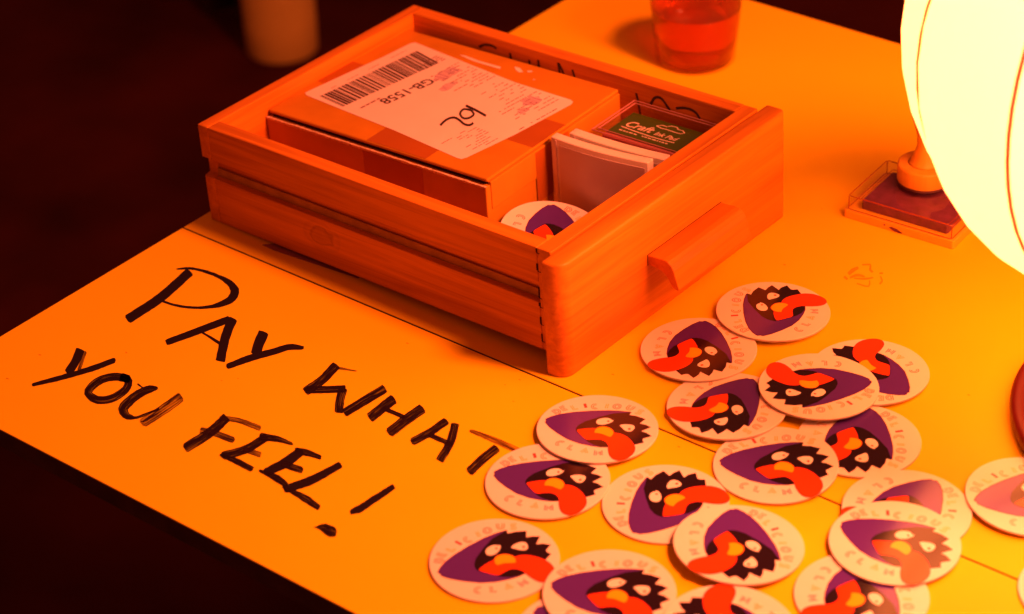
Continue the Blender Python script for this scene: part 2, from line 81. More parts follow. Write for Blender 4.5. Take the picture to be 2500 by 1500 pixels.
 ["T","m",[[431.5,211.69,441.13,206.85],[431.51,208.53,441.14,203.68],[431.51,205.38,441.12,200.52],[431.5,202.2,441.1,197.4],[431.53,198.97,441.12,194.32],[431.62,195.68,441.19,191.25],[431.8,192.34,441.35,188.18],[432.08,188.98,441.6,185.06],[432.42,185.64,441.91,181.88],[432.78,182.33,442.25,178.65],[433.15,179.07,442.61,175.38],[433.49,175.84,442.94,172.13]]]],"smudge":[[[525.59,573.64,521.8,575.95],[525.58,576.61,521.51,579.17],[525.65,579.34,521.29,582.52],[525.77,581.9,521.8,585.44],[526.09,584.53,522.76,587.77],[526.47,587.26,523.72,589.96]],[[523.03,567.8,522.52,571.3],[524.62,567.12,524.13,570.48],[526.2,566.44,525.74,569.67],[527.78,565.77,527.34,568.86]],[[528.93,569.54,526.83,571.63],[530.03,572.49,527.61,574.94],[531.12,575.22,528.51,578.34],[532.64,576.78,530.45,580.64],[534.91,577.49,533.57,580.73],[537.65,577.92,536.69,580.39]],[[531.78,570.93,530.67,572.9],[534.73,572.25,533.45,574.51],[537.69,573.61,536.18,576.13],[540.33,575.57,538.6,578.11],[542.38,578.37,540.81,580.49],[544.3,581.28,542.97,583.06]],[[526.08,593.06,524.81,594.97],[528.9,595.38,527.46,597.62],[531.25,597.04,530.42,599.77],[532.04,595.29,533.56,596.06],[534.6,589.99,535.34,591.94],[539.12,587.5,538.7,590.62]],[[545.04,589.65,543.62,592.0],[545.93,590.18,544.43,592.66],[546.82,590.71,545.24,593.32],[547.71,591.24,546.05,593.99]],[[547.31,586.8,547.58,587.99],[549.34,584.76,549.68,586.15],[551.14,582.89,551.88,584.12],[551.99,581.35,553.62,581.3],[552.19,579.38,554.18,578.36],[552.29,576.96,554.43,575.73]],[[537.82,565.11,536.97,567.14],[541.62,565.42,540.75,567.56],[545.83,565.49,544.81,567.74],[548.68,566.96,546.97,568.69],[547.43,571.58,546.2,571.16],[543.84,576.79,543.12,576.16]]],"label":[[19.41,114.63],[19.47,117.93],[24.71,161.92],[30.67,207.91],[33.63,243.72],[36.37,247.2],[44.13,246.57],[167.9,233.71],[231.37,233.99],[235.58,231.94],[237.28,227.25],[230.89,156.29],[222.22,101.06],[220.05,96.72],[215.1,96.44],[135.34,104.82],[72.51,108.52],[23.69,111.95]],"barcode":[[35.61,116.87],[67.47,113.22],[83.77,228.76],[49.58,237.02]],"gb":[[96.43,197.82],[87.34,139.22]],"hand":[[[160.39,172.87,158.42,176.63],[163.15,172.46,161.18,176.21],[165.9,172.06,163.92,175.81],[168.63,171.66,166.68,175.4],[171.36,171.21,169.47,174.94],[174.12,170.7,172.3,174.41],[176.91,170.11,175.16,173.8],[179.74,169.45,178.04,173.13],[182.59,168.76,180.92,172.43],[185.45,168.06,183.78,171.73],[188.3,167.39,186.62,171.05]],[[167.88,172.13,170.28,168.77],[165.65,171.6,168.0,168.22],[163.14,171.19,165.62,167.85],[161.12,170.07,164.12,167.11],[160.78,167.36,163.95,165.5],[162.01,163.33,164.83,162.59],[164.6,159.14,166.14,160.34],[168.6,155.8,168.55,158.41],[172.6,153.69,171.41,156.88],[175.57,153.37,173.23,156.7],[177.6,154.65,174.74,157.69],[178.79,156.77,175.71,159.44],[179.18,159.46,176.03,161.64],[178.76,163.08,175.77,164.34],[176.34,167.24,175.12,165.7],[172.43,169.93,172.79,167.11],[168.8,171.92,169.37,168.98]],[[166.5,132.79,163.27,134.34],[165.72,135.88,162.5,137.4],[164.87,138.99,161.63,140.58],[164.29,141.78,160.97,143.75],[164.24,144.13,160.9,146.55],[164.62,146.37,161.34,149.1],[165.39,148.32,162.24,151.36],[166.58,149.6,163.79,152.98],[168.29,149.95,166.19,153.48],[170.8,149.44,169.27,152.88],[173.68,148.51,172.49,151.83],[176.64,147.28,175.7,150.49],[179.94,145.73,178.7,149.07],[183.02,145.05,181.08,148.54],[185.8,145.21,183.31,148.67],[187.88,146.4,184.83,149.47],[188.43,148.97,185.15,151.22],[188.0,152.09,184.74,153.99]]],"inside":[[[114.03,85.7],[108.58,87.24],[100.09,85.98],[92.72,81.91]],[[130.15,85.56],[130.58,82.12]],[[152.71,84.44],[152.95,82.15]],[[163.51,87.31],[163.88,82.71]],[[186.89,90.6],[187.85,84.43]],[[187.55,90.43],[191.41,83.64]],[[203.13,87.95],[204.71,83.13]],[[274.72,84.12],[276.42,77.52]],[[290.51,77.21],[294.65,84.36],[299.39,86.73],[303.98,85.21],[311.46,77.11]],[[318.12,81.1],[327.0,83.95],[334.63,84.35],[339.91,82.35],[343.61,78.17]]],"specks":[[52.91,50.73],[48.68,89.34],[104.95,133.69],[198.19,150.48],[207.12,160.4],[286.25,278.5],[388.52,278.81],[393.65,290.93],[408.1,264.87],[449.82,340.09],[492.71,314.91],[471.62,556.63],[548.76,291.64],[693.38,478.5],[447.69,653.36]]}

# ------------------------------------------------------------------ helpers
def nodes_of(name):
    m = bpy.data.materials.new(name); m.use_nodes = True
    nt = m.node_tree; return m, nt, nt.nodes, nt.links, nt.nodes['Principled BSDF']
def plain(name, col, rough=0.5, spec=0.5, noise=0.0, nscale=60, bump=0.0, coat=0.0):
    m, nt, N, L, b = nodes_of(name)
    b.inputs['Base Color'].default_value = (*col, 1); b.inputs['Roughness'].default_value = rough
    b.inputs['Specular IOR Level'].default_value = spec; b.inputs['Coat Weight'].default_value = coat
    if noise or bump:
        tc = N.new('ShaderNodeTexCoord'); n = N.new('ShaderNodeTexNoise'); n.inputs['Scale'].default_value = nscale; n.inputs['Detail'].default_value = 6
        L.new(tc.outputs['Object'], n.inputs['Vector'])
        if noise:
            r = N.new('ShaderNodeValToRGB'); r.color_ramp.elements[0].position = 0.3; r.color_ramp.elements[1].position = 0.7
            r.color_ramp.elements[0].color = (*[c * (1 - noise) for c in col], 1); r.color_ramp.elements[1].color = (*[min(1, c * (1 + noise)) for c in col], 1)
            L.new(n.outputs['Fac'], r.inputs['Fac']); L.new(r.outputs['Color'], b.inputs['Base Color'])
        if bump:
            bp = N.new('ShaderNodeBump'); bp.inputs['Strength'].default_value = bump; bp.inputs['Distance'].default_value = 0.0006
            L.new(n.outputs['Fac'], bp.inputs['Height']); L.new(bp.outputs['Normal'], b.inputs['Normal'])
    return m
def wood(name, axis, c0, c1, rough=0.42, knot=None):
    m, nt, N, L, b = nodes_of(name)
    tc = N.new('ShaderNodeTexCoord'); mp = N.new('ShaderNodeMapping'); L.new(tc.outputs['Object'], mp.inputs['Vector'])
    s = [150, 150, 150]; s[axis] = 6; mp.inputs['Scale'].default_value = s
    n = N.new('ShaderNodeTexNoise'); n.inputs['Scale'].default_value = 1.0; n.inputs['Detail'].default_value = 7; n.inputs['Roughness'].default_value = 0.6
    n.inputs['Distortion'].default_value = 0.6; L.new(mp.outputs['Vector'], n.inputs['Vector'])
    mp2 = N.new('ShaderNodeMapping'); s2 = [26, 26, 26]; s2[axis] = 2.2; mp2.inputs['Scale'].default_value = s2; L.new(tc.outputs['Object'], mp2.inputs['Vector'])
    n2 = N.new('ShaderNodeTexNoise'); n2.inputs['Scale'].default_value = 1.0; n2.inputs['Detail'].default_value = 3; L.new(mp2.outputs['Vector'], n2.inputs['Vector'])
    mix = N.new('ShaderNodeMath'); mix.operation = 'MULTIPLY_ADD'; mix.inputs[1].default_value = 0.55; L.new(n.outputs['Fac'], mix.inputs[0])
    m2 = N.new('ShaderNodeMath'); m2.operation = 'MULTIPLY'; m2.inputs[1].default_value = 0.45; L.new(n2.outputs['Fac'], m2.inputs[0]); L.new(m2.outputs[0], mix.inputs[2])
    r = N.new('ShaderNodeValToRGB'); r.color_ramp.elements[0].position = 0.38; r.color_ramp.elements[1].position = 0.60
    r.color_ramp.elements[0].color = (*c0, 1); r.color_ramp.elements[1].color = (*c1, 1)
    L.new(mix.outputs[0], r.inputs['Fac']); L.new(r.outputs['Color'], b.inputs['Base Color'])
    if knot:
        vs_ = N.new('ShaderNodeVectorMath'); vs_.operation = 'SUBTRACT'; vs_.inputs[1].default_value = [c * K for c in knot]; L.new(tc.outputs['Object'], vs_.inputs[0])
        vm = N.new('ShaderNodeVectorMath'); vm.operation = 'MULTIPLY'; vm.inputs[1].default_value = (34, 18, 52); L.new(vs_.outputs[0], vm.inputs[0])
        nd = N.new('ShaderNodeTexNoise'); nd.inputs['Scale'].default_value = 1.6; L.new(vm.outputs[0], nd.inputs['Vector'])
        ad = N.new('ShaderNodeVectorMath'); ad.operation = 'MULTIPLY_ADD'; ad.inputs[1].default_value = (0.5, 0.5, 0.5); L.new(nd.outputs['Color'], ad.inputs[0]); L.new(vm.outputs[0], ad.inputs[2])
        ln = N.new('ShaderNodeVectorMath'); ln.operation = 'LENGTH'; L.new(ad.outputs[0], ln.inputs[0])
        kr = N.new('ShaderNodeValToRGB'); e = kr.color_ramp.elements; e[0].position = 0.0; e[0].color = (0.55, 0.5, 0.45, 1); e[1].position = 1.0; e[1].color = (1, 1, 1, 1)
        for pos, c in ((0.42, 0.78), (0.50, 0.42), (0.58, 0.95), (0.78, 0.82), (0.86, 1.0)): q = e.new(pos); q.color = (c, c, c, 1)
        L.new(ln.outputs['Value'], kr.inputs['Fac'])
        mx = N.new('ShaderNodeMix'); mx.data_type = 'RGBA'; mx.blend_type = 'MULTIPLY'; mx.inputs['Factor'].default_value = 0.55
        L.new(r.outputs['Color'], mx.inputs['A']); L.new(kr.outputs['Color'], mx.inputs['B']); L.new(mx.outputs['Result'], b.inputs['Base Color'])
    bp = N.new('ShaderNodeBump'); bp.inputs['Strength'].default_value = 0.25; bp.inputs['Distance'].default_value = 0.0004
    L.new(n.outputs['Fac'], bp.inputs['Height']); L.new(bp.outputs['Normal'], b.inputs['Normal'])
    b.inputs['Roughness'].default_value = rough; b.inputs['Specular IOR Level'].default_value = 0.25
    return m
def clear(name, tint=(0.97, 0.97, 0.97), ior=1.45, rough=0.04):
    m, nt, N, L, b = nodes_of(name); N.remove(b); out = N['Material Output']
    t = N.new('ShaderNodeBsdfTransparent'); t.inputs[0].default_value = (*tint, 1)
    g = N.new('ShaderNodeBsdfGlossy'); g.inputs['Roughness'].default_value = rough
    f = N.new('ShaderNodeFresnel'); f.inputs['IOR'].default_value = ior
    ge = N.new('ShaderNodeNewGeometry'); inv = N.new('ShaderNodeMath'); inv.operation = 'SUBTRACT'; inv.inputs[0].default_value = 1.0; L.new(ge.outputs['Backfacing'], inv.inputs[1])
    mu = N.new('ShaderNodeMath'); mu.operation = 'MULTIPLY'; L.new(f.outputs[0], mu.inputs[0]); L.new(inv.outputs[0], mu.inputs[1])
    x = N.new('ShaderNodeMixShader'); L.new(mu.outputs[0], x.inputs[0]); L.new(t.outputs[0], x.inputs[1]); L.new(g.outputs[0], x.inputs[2]); L.new(x.outputs[0], out.inputs[0])
    return m
def ink(name, col, dry, alpha=1.0):
    # marker ink: streaks run along the stroke (UV u along in mm, v across 0..1)
    m, nt, N, L, b = nodes_of(name); out = N['Material Output']
    b.inputs['Base Color'].default_value = (*col, 1); b.inputs['Roughness'].default_value = 0.6; b.inputs['Specular IOR Level'].default_value = 0.15
    t = N.new('ShaderNodeBsdfTransparent')
    uv = N.new('ShaderNodeUVMap'); mp = N.new('ShaderNodeMapping'); mp.inputs['Scale'].default_value = (0.035, 9, 1); L.new(uv.outputs[0], mp.inputs['Vector'])
    n = N.new('ShaderNodeTexNoise'); n.inputs['Scale'].default_value = 1.0; n.inputs['Detail'].default_value = 5; n.inputs['Roughness'].default_value = 0.65; L.new(mp.outputs[0], n.inputs['Vector'])
    r = N.new('ShaderNodeMapRange'); r.inputs['From Min'].default_value = 0.30 + dry * 0.12; r.inputs['From Max'].default_value = 0.36 + dry * 0.26
    r.inputs['To Min'].default_value = 1 - 0.75 * min(1, dry * 1.6); r.inputs['To Max'].default_value = alpha
    L.new(n.outputs['Fac'], r.inputs['Value'])
    x = N.new('ShaderNodeMixShader'); L.new(r.outputs[0], x.inputs[0]); L.new(t.outputs[0], x.inputs[1]); L.new(b.outputs[0], x.inputs[2]); L.new(x.outputs[0], out.inputs[0])
    return m

def link(o, parent=None):
    COL.objects.link(o)
    if parent is not None: o.parent = parent
    return o
def mesh_obj(name, verts, faces, mats, parent=None, smooth=False, idx=None, uv=None):
    me = bpy.data.meshes.new(name); me.from_pydata([tuple(c * K for c in v) for v in verts], [], faces)
    for m in (mats if isinstance(mats, (list, tuple)) else [mats]): me.materials.append(m)
    if idx: me.polygons.foreach_set('material_index', idx)
    if smooth: me.polygons.foreach_set('use_smooth', [True] * len(me.polygons))
    if uv:
        l = me.uv_layers.new(name='UVMap')
        for lp in me.loops: l.data[lp.index].uv = uv[lp.vertex_index]
    me.update(); return link(bpy.data.objects.new(name, me), parent)
def bevel(o, w, seg=2, ang=40):
    m = o.modifiers.new('bevel', 'BEVEL'); m.width = w * K; m.segments = seg; m.limit_method = 'ANGLE'; m.angle_limit = math.radians(ang)
    m.harden_normals = False
    return o
def smooth(o):
    o.data.polygons.foreach_set('use_smooth', [True] * len(o.data.polygons)); return o
def box(name, lo, hi, mat, parent=None, bv=0, seg=2):
    x0, y0, z0 = lo; x1, y1, z1 = hi
    v = [(x0,y0,z0),(x1,y0,z0),(x1,y1,z0),(x0,y1,z0),(x0,y0,z1),(x1,y0,z1),(x1,y1,z1),(x0,y1,z1)]
    f = [(0,3,2,1),(4,5,6,7),(0,1,5,4),(1,2,6,5),(2,3,7,6),(3,0,4,7)]
    o = mesh_obj(name, v, f, mat, parent)
    if bv: bevel(o, bv, seg)
    return o
def prism(name, pts, a0, a1, axis, mat, parent=None, bv=0, seg=2):
    # polygon extruded along axis; pts give the two other coordinates in order
    def v3(p, a):
        q = [p[0], p[1]]; q.insert(axis, a); return tuple(q)
    n = len(pts); v = [v3(p, a0) for p in pts] + [v3(p, a1) for p in pts]
    f = [tuple(range(n)), tuple(range(2 * n - 1, n - 1, -1))] + [(i, i + n, (i + 1) % n + n, (i + 1) % n) for i in range(n)]
    o = mesh_obj(name, v, f, mat, parent)
    bm = bmesh.new(); bm.from_mesh(o.data); bmesh.ops.recalc_face_normals(bm, faces=bm.faces); bm.to_mesh(o.data); bm.free()
    if bv: bevel(o, bv, seg)
    return o
def lathe(name, prof, mat, parent=None, seg=48, cap=True, centre=(0, 0)):
    v = []; f = []; n = len(prof)
    for i in range(seg):
        a = 2 * math.pi * i / seg
        for r, z in prof: v.append((centre[0] + r * math.cos(a), centre[1] + r * math.sin(a), z))
    for i in range(seg):
        j = (i + 1) % seg
        for k in range(n - 1): f.append((i * n + k, j * n + k, j * n + k + 1, i * n + k + 1))
    if cap:
        f.append(tuple(i * n for i in range(seg))[::-1]); f.append(tuple(i * n + n - 1 for i in range(seg)))
    return mesh_obj(name, v, f, mat, parent, smooth=True)
def rounded(x0, y0, x1, y1, r, seg=5):
    out = []
    for cx, cy, a0 in ((x1 - r, y0 + r, -90), (x1 - r, y1 - r, 0), (x0 + r, y1 - r, 90), (x0 + r, y0 + r, 180)):
        for i in range(seg + 1):
            a = math.radians(a0 + 90 * i / seg); out.append((cx + r * math.cos(a), cy + r * math.sin(a)))
    return out
def thing(name, label, cat, loc=(0, 0, 0), rot=(0, 0, 0), group=None):
    o = link(bpy.data.objects.new(name, None)); o.empty_display_size = 0.02
    o.location = [c * K for c in loc]; o.rotation_euler = rot
    return tag(o, label, cat, group)
def tag(o, label, cat, group=None):
    o['label'] = label; o['category'] = cat
    if group: o['group'] = group
    return o
def structure(o): o['kind'] = 'structure'; return o
def text_geo(s, size, shear=0.0):
    c = bpy.data.curves.new('t', 'FONT'); c.body = s; c.size = size; c.align_x = 'LEFT'; c.offset = 0.018 * size; c.shear = shear; c.resolution_u = 3
    o = bpy.data.objects.new('t', c); COL.objects.link(o)
    me = o.evaluated_get(bpy.context.evaluated_depsgraph_get()).to_mesh()
    v = [tuple(p.co) for p in me.vertices]; f = [tuple(p.vertices) for p in me.polygons]
    bpy.data.objects.remove(o); bpy.data.curves.remove(c)
    return v, f
def ribbon_geo(pairs, z, geo, ends=True):
    # pairs of left/right points -> quads, with uv; geo = [verts, faces, uvs]
    V, F, U = geo; b = len(V); d = 0; prev = None
    for x0, y0, x1, y1 in pairs:
        m = ((x0 + x1) / 2, (y0 + y1) / 2)
        if prev: d += math.dist(m, prev)
        prev = m
        o = 37.0 * (b % 17)
        V += [(x0, y0, z), (x1, y1, z)]; U += [(d + o, 0 + b % 5), (d + o, 1 + b % 5)]
    for i in range(len(pairs) - 1): F.append((b + 2 * i, b + 2 * i + 1, b + 2 * i + 3, b + 2 * i + 2))
def stroke_geo(pts, w, fn, geo):
    # a centre line of constant width mapped by fn(x, y) -> 3-D point
    V, F, U = geo; b = len(V); d = 0
    for i, (x, y) in enumerate(pts):
        p, q = pts[max(0, i - 1)], pts[min(len(pts) - 1, i + 1)]
        tx, ty = q[0] - p[0], q[1] - p[1]; l = math.hypot(tx, ty) or 1; nx, ny = -ty / l * w / 2, tx / l * w / 2
        if i: d += math.dist(pts[i], pts[i - 1])
        V += [fn(x + nx, y + ny), fn(x - nx, y - ny)]; U += [(d, 0), (d, 1)]
    for i in range(len(pts) - 1): F.append((b + 2 * i, b + 2 * i + 1, b + 2 * i + 3, b + 2 * i + 2))

# ------------------------------------------------------------------ materials
M_yellow = plain('yellow_laminate', (0.86, 0.58, 0.004), 0.5, 0.16, noise=0.02, nscale=9, bump=0.03)
M_edge = plain('dark_edge', (0.05, 0.02, 0.018), 0.6, 0.3, noise=0.3, nscale=40)
M_floor = plain('dark_floor', (0.052, 0.008, 0.006), 0.8, 0.08, noise=0.5, nscale=3.2)
M_wood_u = wood('pine_along', 0, (0.43, 0.125, 0.007), (0.70, 0.25, 0.014), knot=(147, -2, 32))
M_wood_h = wood('pine_handle', 1, (0.50, 0.135, 0.007), (0.66, 0.215, 0.011), rough=0.36)
M_wood_v = wood('pine_across', 1, (0.47, 0.145, 0.008), (0.70, 0.25, 0.014))
M_olive = plain('olive_groove', (0.34, 0.17, 0.03), 0.9, 0.05, noise=0.2, nscale=60)  # mottled olive tone for the strips set into the side grooves
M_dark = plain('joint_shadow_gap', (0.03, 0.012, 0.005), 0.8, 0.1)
M_ink = ink('marker_solid', (0.012, 0.006, 0.014), 0.06)
M_ink_m = ink('marker_streaky', (0.012, 0.004, 0.010), 0.45)
M_ink_d = ink('marker_dry', (0.022, 0.006, 0.012), 0.8)
M_ink_t = ink('marker_thin', (0.07, 0.014, 0.008), 0.8, 0.95)
M_pen = plain('pen_ink', (0.02, 0.006, 0.012), 0.5)
M_stamp_ink = ink('stamp_ink_faint', (0.30, 0.08, 0.01), 1.0, 0.42)

# ------------------------------------------------------------------ the setting
floor = structure(mesh_obj('floor', [(-6000, -4000, -750), (5000, -4000, -750), (5000, 7000, -750), (-6000, 7000, -750)], [(0, 1, 2, 3)], M_floor))

# ------------------------------------------------------------------ table
SEAM, FAR = 302.42988, 968.04056
table = thing('table', 'yellow topped table of two boards with handwritten black marker lettering', 'table', (0, 0, 0))
def board(y0, y1):
    b = box('table_board', (0, y0, -18), (1500, y1, -0.9), M_edge, table)
    s = box('yellow_surface', (0.4, y0 + 0.4, -0.88), (1499.6, y1 - 0.4, 0), M_yellow, b, 0.3, 1)
    return b
board(0, SEAM - 0.5); board(SEAM + 0.5, FAR)
for x in (330, 1200):
    for y in (300, FAR - 130): box('leg', (x, y, -749.5), (x + 48, y + 48, -18.2), M_edge, table, 3)
box('apron', (110, 95, -88), (1400, 112, -18.2), M_edge, table)
box('apron', (110, FAR - 112, -88), (1400, FAR - 95, -18.2), M_edge, table)
mats = {'s': M_ink, 'm': M_ink_m, 'd': M_ink_d, 't': M_ink_t}; order = ['s', 'm', 'd', 't']
letters = {}
for n, (l, kind, pairs) in enumerate(DATA['strokes']):
    letters.setdefault(l, []).append((kind, pairs, n))
for l, ss in letters.items():
    geo = [[], [], []]; idx = []
    for j, (kind, pairs, n) in enumerate(ss):
        k0 = len(geo[1])
        rag = [list(q) for q in pairs]
        for q in rag:
            for c in range(4): q[c] += random.uniform(-0.22, 0.22)
        def tip(q, r, f):                                   # a frayed, narrower end beyond the stroke
            m0, m1 = ((q[0] + q[2]) / 2, (q[1] + q[3]) / 2), ((r[0] + r[2]) / 2, (r[1] + r[3]) / 2)
            l = math.dist(m0, m1) or 1; d = ((m0[0] - m1[0]) / l * f, (m0[1] - m1[1]) / l * f); k = random.uniform(0.35, 0.8); s = random.uniform(-0.25, 0.25)
            return [m0[0] + d[0] + (q[0] - m0[0]) * (k + s), m0[1] + d[1] + (q[1] - m0[1]) * (k + s), m0[0] + d[0] + (q[2] - m0[0]) * (k - s), m0[1] + d[1] + (q[3] - m0[1]) * (k - s)]
        rag = [tip(rag[0], rag[1], random.uniform(0.8, 1.8))] + rag + [tip(rag[-1], rag[-2], random.uniform(0.8, 2.2))]
        ribbon_geo(rag, 0.10 + 0.05 * j, geo); idx += [order.index(kind)] * (len(geo[1]) - k0)
    mesh_obj('marker_letter', geo[0], geo[1], [mats[k] for k in order], table, idx=idx, uv=geo[2])
geo = [[], [], []]
for j, pairs in enumerate(DATA['smudge']): ribbon_geo(pairs, 0.08 + 0.03 * j, geo)
mesh_obj('stamped_mark', geo[0], geo[1], M_stamp_ink, table, uv=geo[2])['kind'] = 'stuff'
V, F = [], []
for x, y in DATA['specks']:
    b = len(V); r = random.uniform(0.5, 1.1); a0 = random.uniform(0, 6)
    for i in range(7):
        a = a0 + i * 2 * math.pi / 7; q = r * random.uniform(0.6, 1.3); V.append((x + 1.6 * q * math.cos(a), y + q * math.sin(a), 0.1))
    F.append(tuple(range(b, b + 7)))
sp = mesh_obj('dirt_speck', V, F, M_stamp_ink, table); sp['kind'] = 'stuff'

# ------------------------------------------------------------------ drawer
DW, DH, DL0, DL, PT = 288.05958, 96.05342, 380.53582, 394.25468, 19.95695
DZ = (0, -0.02593, -0.00881)
drawer = thing('wooden_drawer', 'orange pine drawer with grooved sides and bracket handle, holding a parcel', 'drawer', (11.19322, 327.30140, 0.25), DZ)
DM = Matrix.Translation(Vector((11.19322, 327.30140, 0.25)) * K) @ Matrix.Rotation(-0.00881, 4, 'Z') @ Matrix.Rotation(-0.02593, 4, 'Y')
def in_drawer(o, u, v, z, rot=None):
    o.matrix_world = DM @ Matrix.Translation(Vector((u, v, z)) * K) @ (rot if rot is not None else Matrix.Identity(4)); return o
TH = 15
def side_prof(s):
    p = [(0, 0), (TH, 0), (TH, DH), (0, DH), (0, 64), (6.5, 63), (6.5, 46.5), (0, 45)]
    return p if s > 0 else [(DW - a, b) for a, b in p]
prism('side_board', side_prof(1), 12.2, DL0, 0, M_wood_u, drawer, 0.8)
prism('side_board', side_prof(-1), 12.2, DL0, 0, M_wood_u, drawer, 0.8)
prism('back_board', [(0, 0), (DW, 0), (DW, 45), (DW - 6.5, 46.5), (DW - 6.5, 63), (DW, 64), (DW, DH), (0, DH), (0, 64), (6.5, 63), (6.5, 46.5), (0, 45)], 0, 12, 0, M_wood_v, drawer, 0.8)
for s0, s1 in ((4.6, 6.7), (DW - 6.7, DW - 4.6)): box('groove_strip', (13, s0, 45.4), (DL0 - 0.5, s1, 54), M_olive, drawer)
fb = box('front_board', (DL0 + 0.2, 0.2, 0), (DL, DW - 0.2, DH - 0.3), M_wood_v, drawer, 0.8)
for z0, z1 in ((91, 95.3), (74, 81), (49, 59), (40.5, 44.5), (24, 31), (8, 15)):
    sk = random.uniform(0, 0.8); box('joint_gap', (DL0 - 0.4 - sk, -0.12, z0 + sk), (DL0 + 0.7, 0.6, z1), M_dark, fb)
    box('joint_gap', (DL0 - 0.2, -0.11, z0 - 0.3), (DL0 + 2.4 + sk, 0.5, z0 + 0.2), M_dark, fb)
box('bottom_panel', (12.3, TH + 0.2, 4), (DL0, DW - TH - 0.2, 8), M_wood_u, drawer)
# front panel with rounded vertical edges and eased top
pv0, pv1 = -13.51883, DW + 13.47303
R = 13
pts = [(DL + 0.3, pv0 + 3)]
pts = [(DL + 0.3, pv1), (DL + 0.3, pv0)]
pts += [(DL + 3, pv0)] + [(DL + PT - R + R * math.sin(a), pv0 + R - R * math.cos(a)) for a in [i * math.pi / 14 for i in range(8)]]
pts += [(DL + PT - 6 + 6 * math.cos(a), pv1 - 6 + 6 * math.sin(a)) for a in [i * math.pi / 10 for i in range(6)]]
panel = prism('front_panel', pts, -10.82238, DH - 1.6, 2, M_wood_v, drawer)
smooth(panel); bevel(panel, 2.2, 3, 50)
HP = DL + PT
hp = [(HP - 1, 50), (HP + 16, 51.2), (HP + 20, 50.2), (HP + 23.5, 47.5), (HP + 26, 43), (HP + 28.5, 35), (HP + 31, 27), (HP + 29, 25.8), (HP + 24, 27.5), (HP + 21, 33), (HP + 17.5, 37.5), (HP + 13, 40), (HP + 7, 41), (HP - 1, 41.2)]
h = prism('handle', [(u, z) for u, z in hp], 99, 203, 1, M_wood_h, panel, 0.7, 2)
box('handle_contact_line', (HP - 0.5, 98.6, 40.7), (HP + 0.25, 203.4, 50.5), M_dark, panel)  # thin dark outline where handle meets panel, contact shade put in as colour
# marker writing on the inside of the far board
for pts in DATA['inside']:
    P = pts; geo = [[], [], []]
    if len(P) > 2:                                          # smooth the arcs
        Q = []
        for i in range(len(P) - 1):
            p0, p1, p2, p3 = P[max(0, i - 1)], P[i], P[i + 1], P[min(len(P) - 1, i + 2)]
            for s in (0, .25, .5, .75):
                Q.append(tuple(0.5 * (2 * p1[c] + (p2[c] - p0[c]) * s + (2 * p0[c] - 5 * p1[c] + 4 * p2[c] - p3[c]) * s * s + (-p0[c] + 3 * p1[c] - 3 * p2[c] + p3[c]) * s ** 3) for c in (0, 1)))
        P = Q + [tuple(P[-1])]
    else:
        (a, b), (c, d) = P; P = [(a, b), (c, d), (c + (c - a) * 2, d - 22)]
    stroke_geo(P, 2.6, lambda u, z: (u, DW - TH - 0.12, z), geo)
    mesh_obj('marker_stroke', geo[0], geo[1], M_pen, drawer, uv=geo[2])

# ------------------------------------------------------------------ parcel in the drawer
M_card = plain('corrugated_card', (0.50, 0.215, 0.012), 0.75, 0.12, noise=0.08, nscale=35, bump=0.12)
M_card_edge = plain('torn_card_edge', (0.66, 0.45, 0.30), 0.8, 0.1, noise=0.35, nscale=400)
M_tape = plain('brown_tape', (0.36, 0.10, 0.008), 0.3, 0.3, noise=0.06, nscale=20, bump=0.1)
M_paper = plain('label_paper', (0.80, 0.72, 0.74), 0.5, 0.35, noise=0.03, nscale=25, bump=0.08)
M_print = plain('label_print', (0.05, 0.02, 0.03), 0.6, 0.2)
M_print_f = plain('label_print_faint', (0.24, 0.13, 0.15), 0.6, 0.2)
M_smear = ink('purple_smear', (0.45, 0.20, 0.45), 1.0, 0.5)
BZ = 82.0
PR = Matrix.Rotation(math.radians(2.0), 4, 'Z')
parcel = thing('cardboard_parcel', 'brown cardboard parcel with taped lid and white address label inside the drawer', 'parcel')
in_drawer(parcel, 13, 70, 8.2, PR)
inv = (Matrix.Translation(Vector((13, 70, 8.2))) @ PR).inverted()
def pl(u, v, z=BZ):
    q = inv @ Vector((u, v, z)); return (q.x, q.y, q.z)
PL, PW, PH = 249, 196, BZ - 8.2
box('carton', (0, 0, 0), (PL, PW, PH - 6.5), M_card, parcel, 1.0)
# lid: a sheet with turned-down front and back, lifted a little along the near edge
lid = box('lid', (0.6, 3.2, PH - 3.4), (PL - 0.4, PW - 0.4, PH), M_card, parcel, 1.6, 3)
box('lid_flap', (PL - 2.6, 6, PH - 30), (PL + 1.0, PW - 1, PH - 3.6), M_card, parcel, 0.8)
V, F = [], []
n = 70
for i in range(n + 1):
    x = PL * i / n; w = random.uniform(0.5, 1.7); hgt = random.uniform(0.2, 1.3)
    V += [(x, -0.25, PH - 7.4 - hgt * .4), (x, -0.3, PH - 6.3 + hgt * .5), (x, w + 0.6, PH - 6.2 + hgt * .4)]
for i in range(n): F += [(3*i, 3*i+3, 3*i+4, 3*i+1), (3*i+1, 3*i+4, 3*i+5, 3*i+2)]
mesh_obj('torn_edge', V, F, M_card_edge, parcel)
box('lid_shadow_board', (4, 5, PH - 6.4), (PL - 4, PW - 4, PH - 3.5), M_dark, parcel)
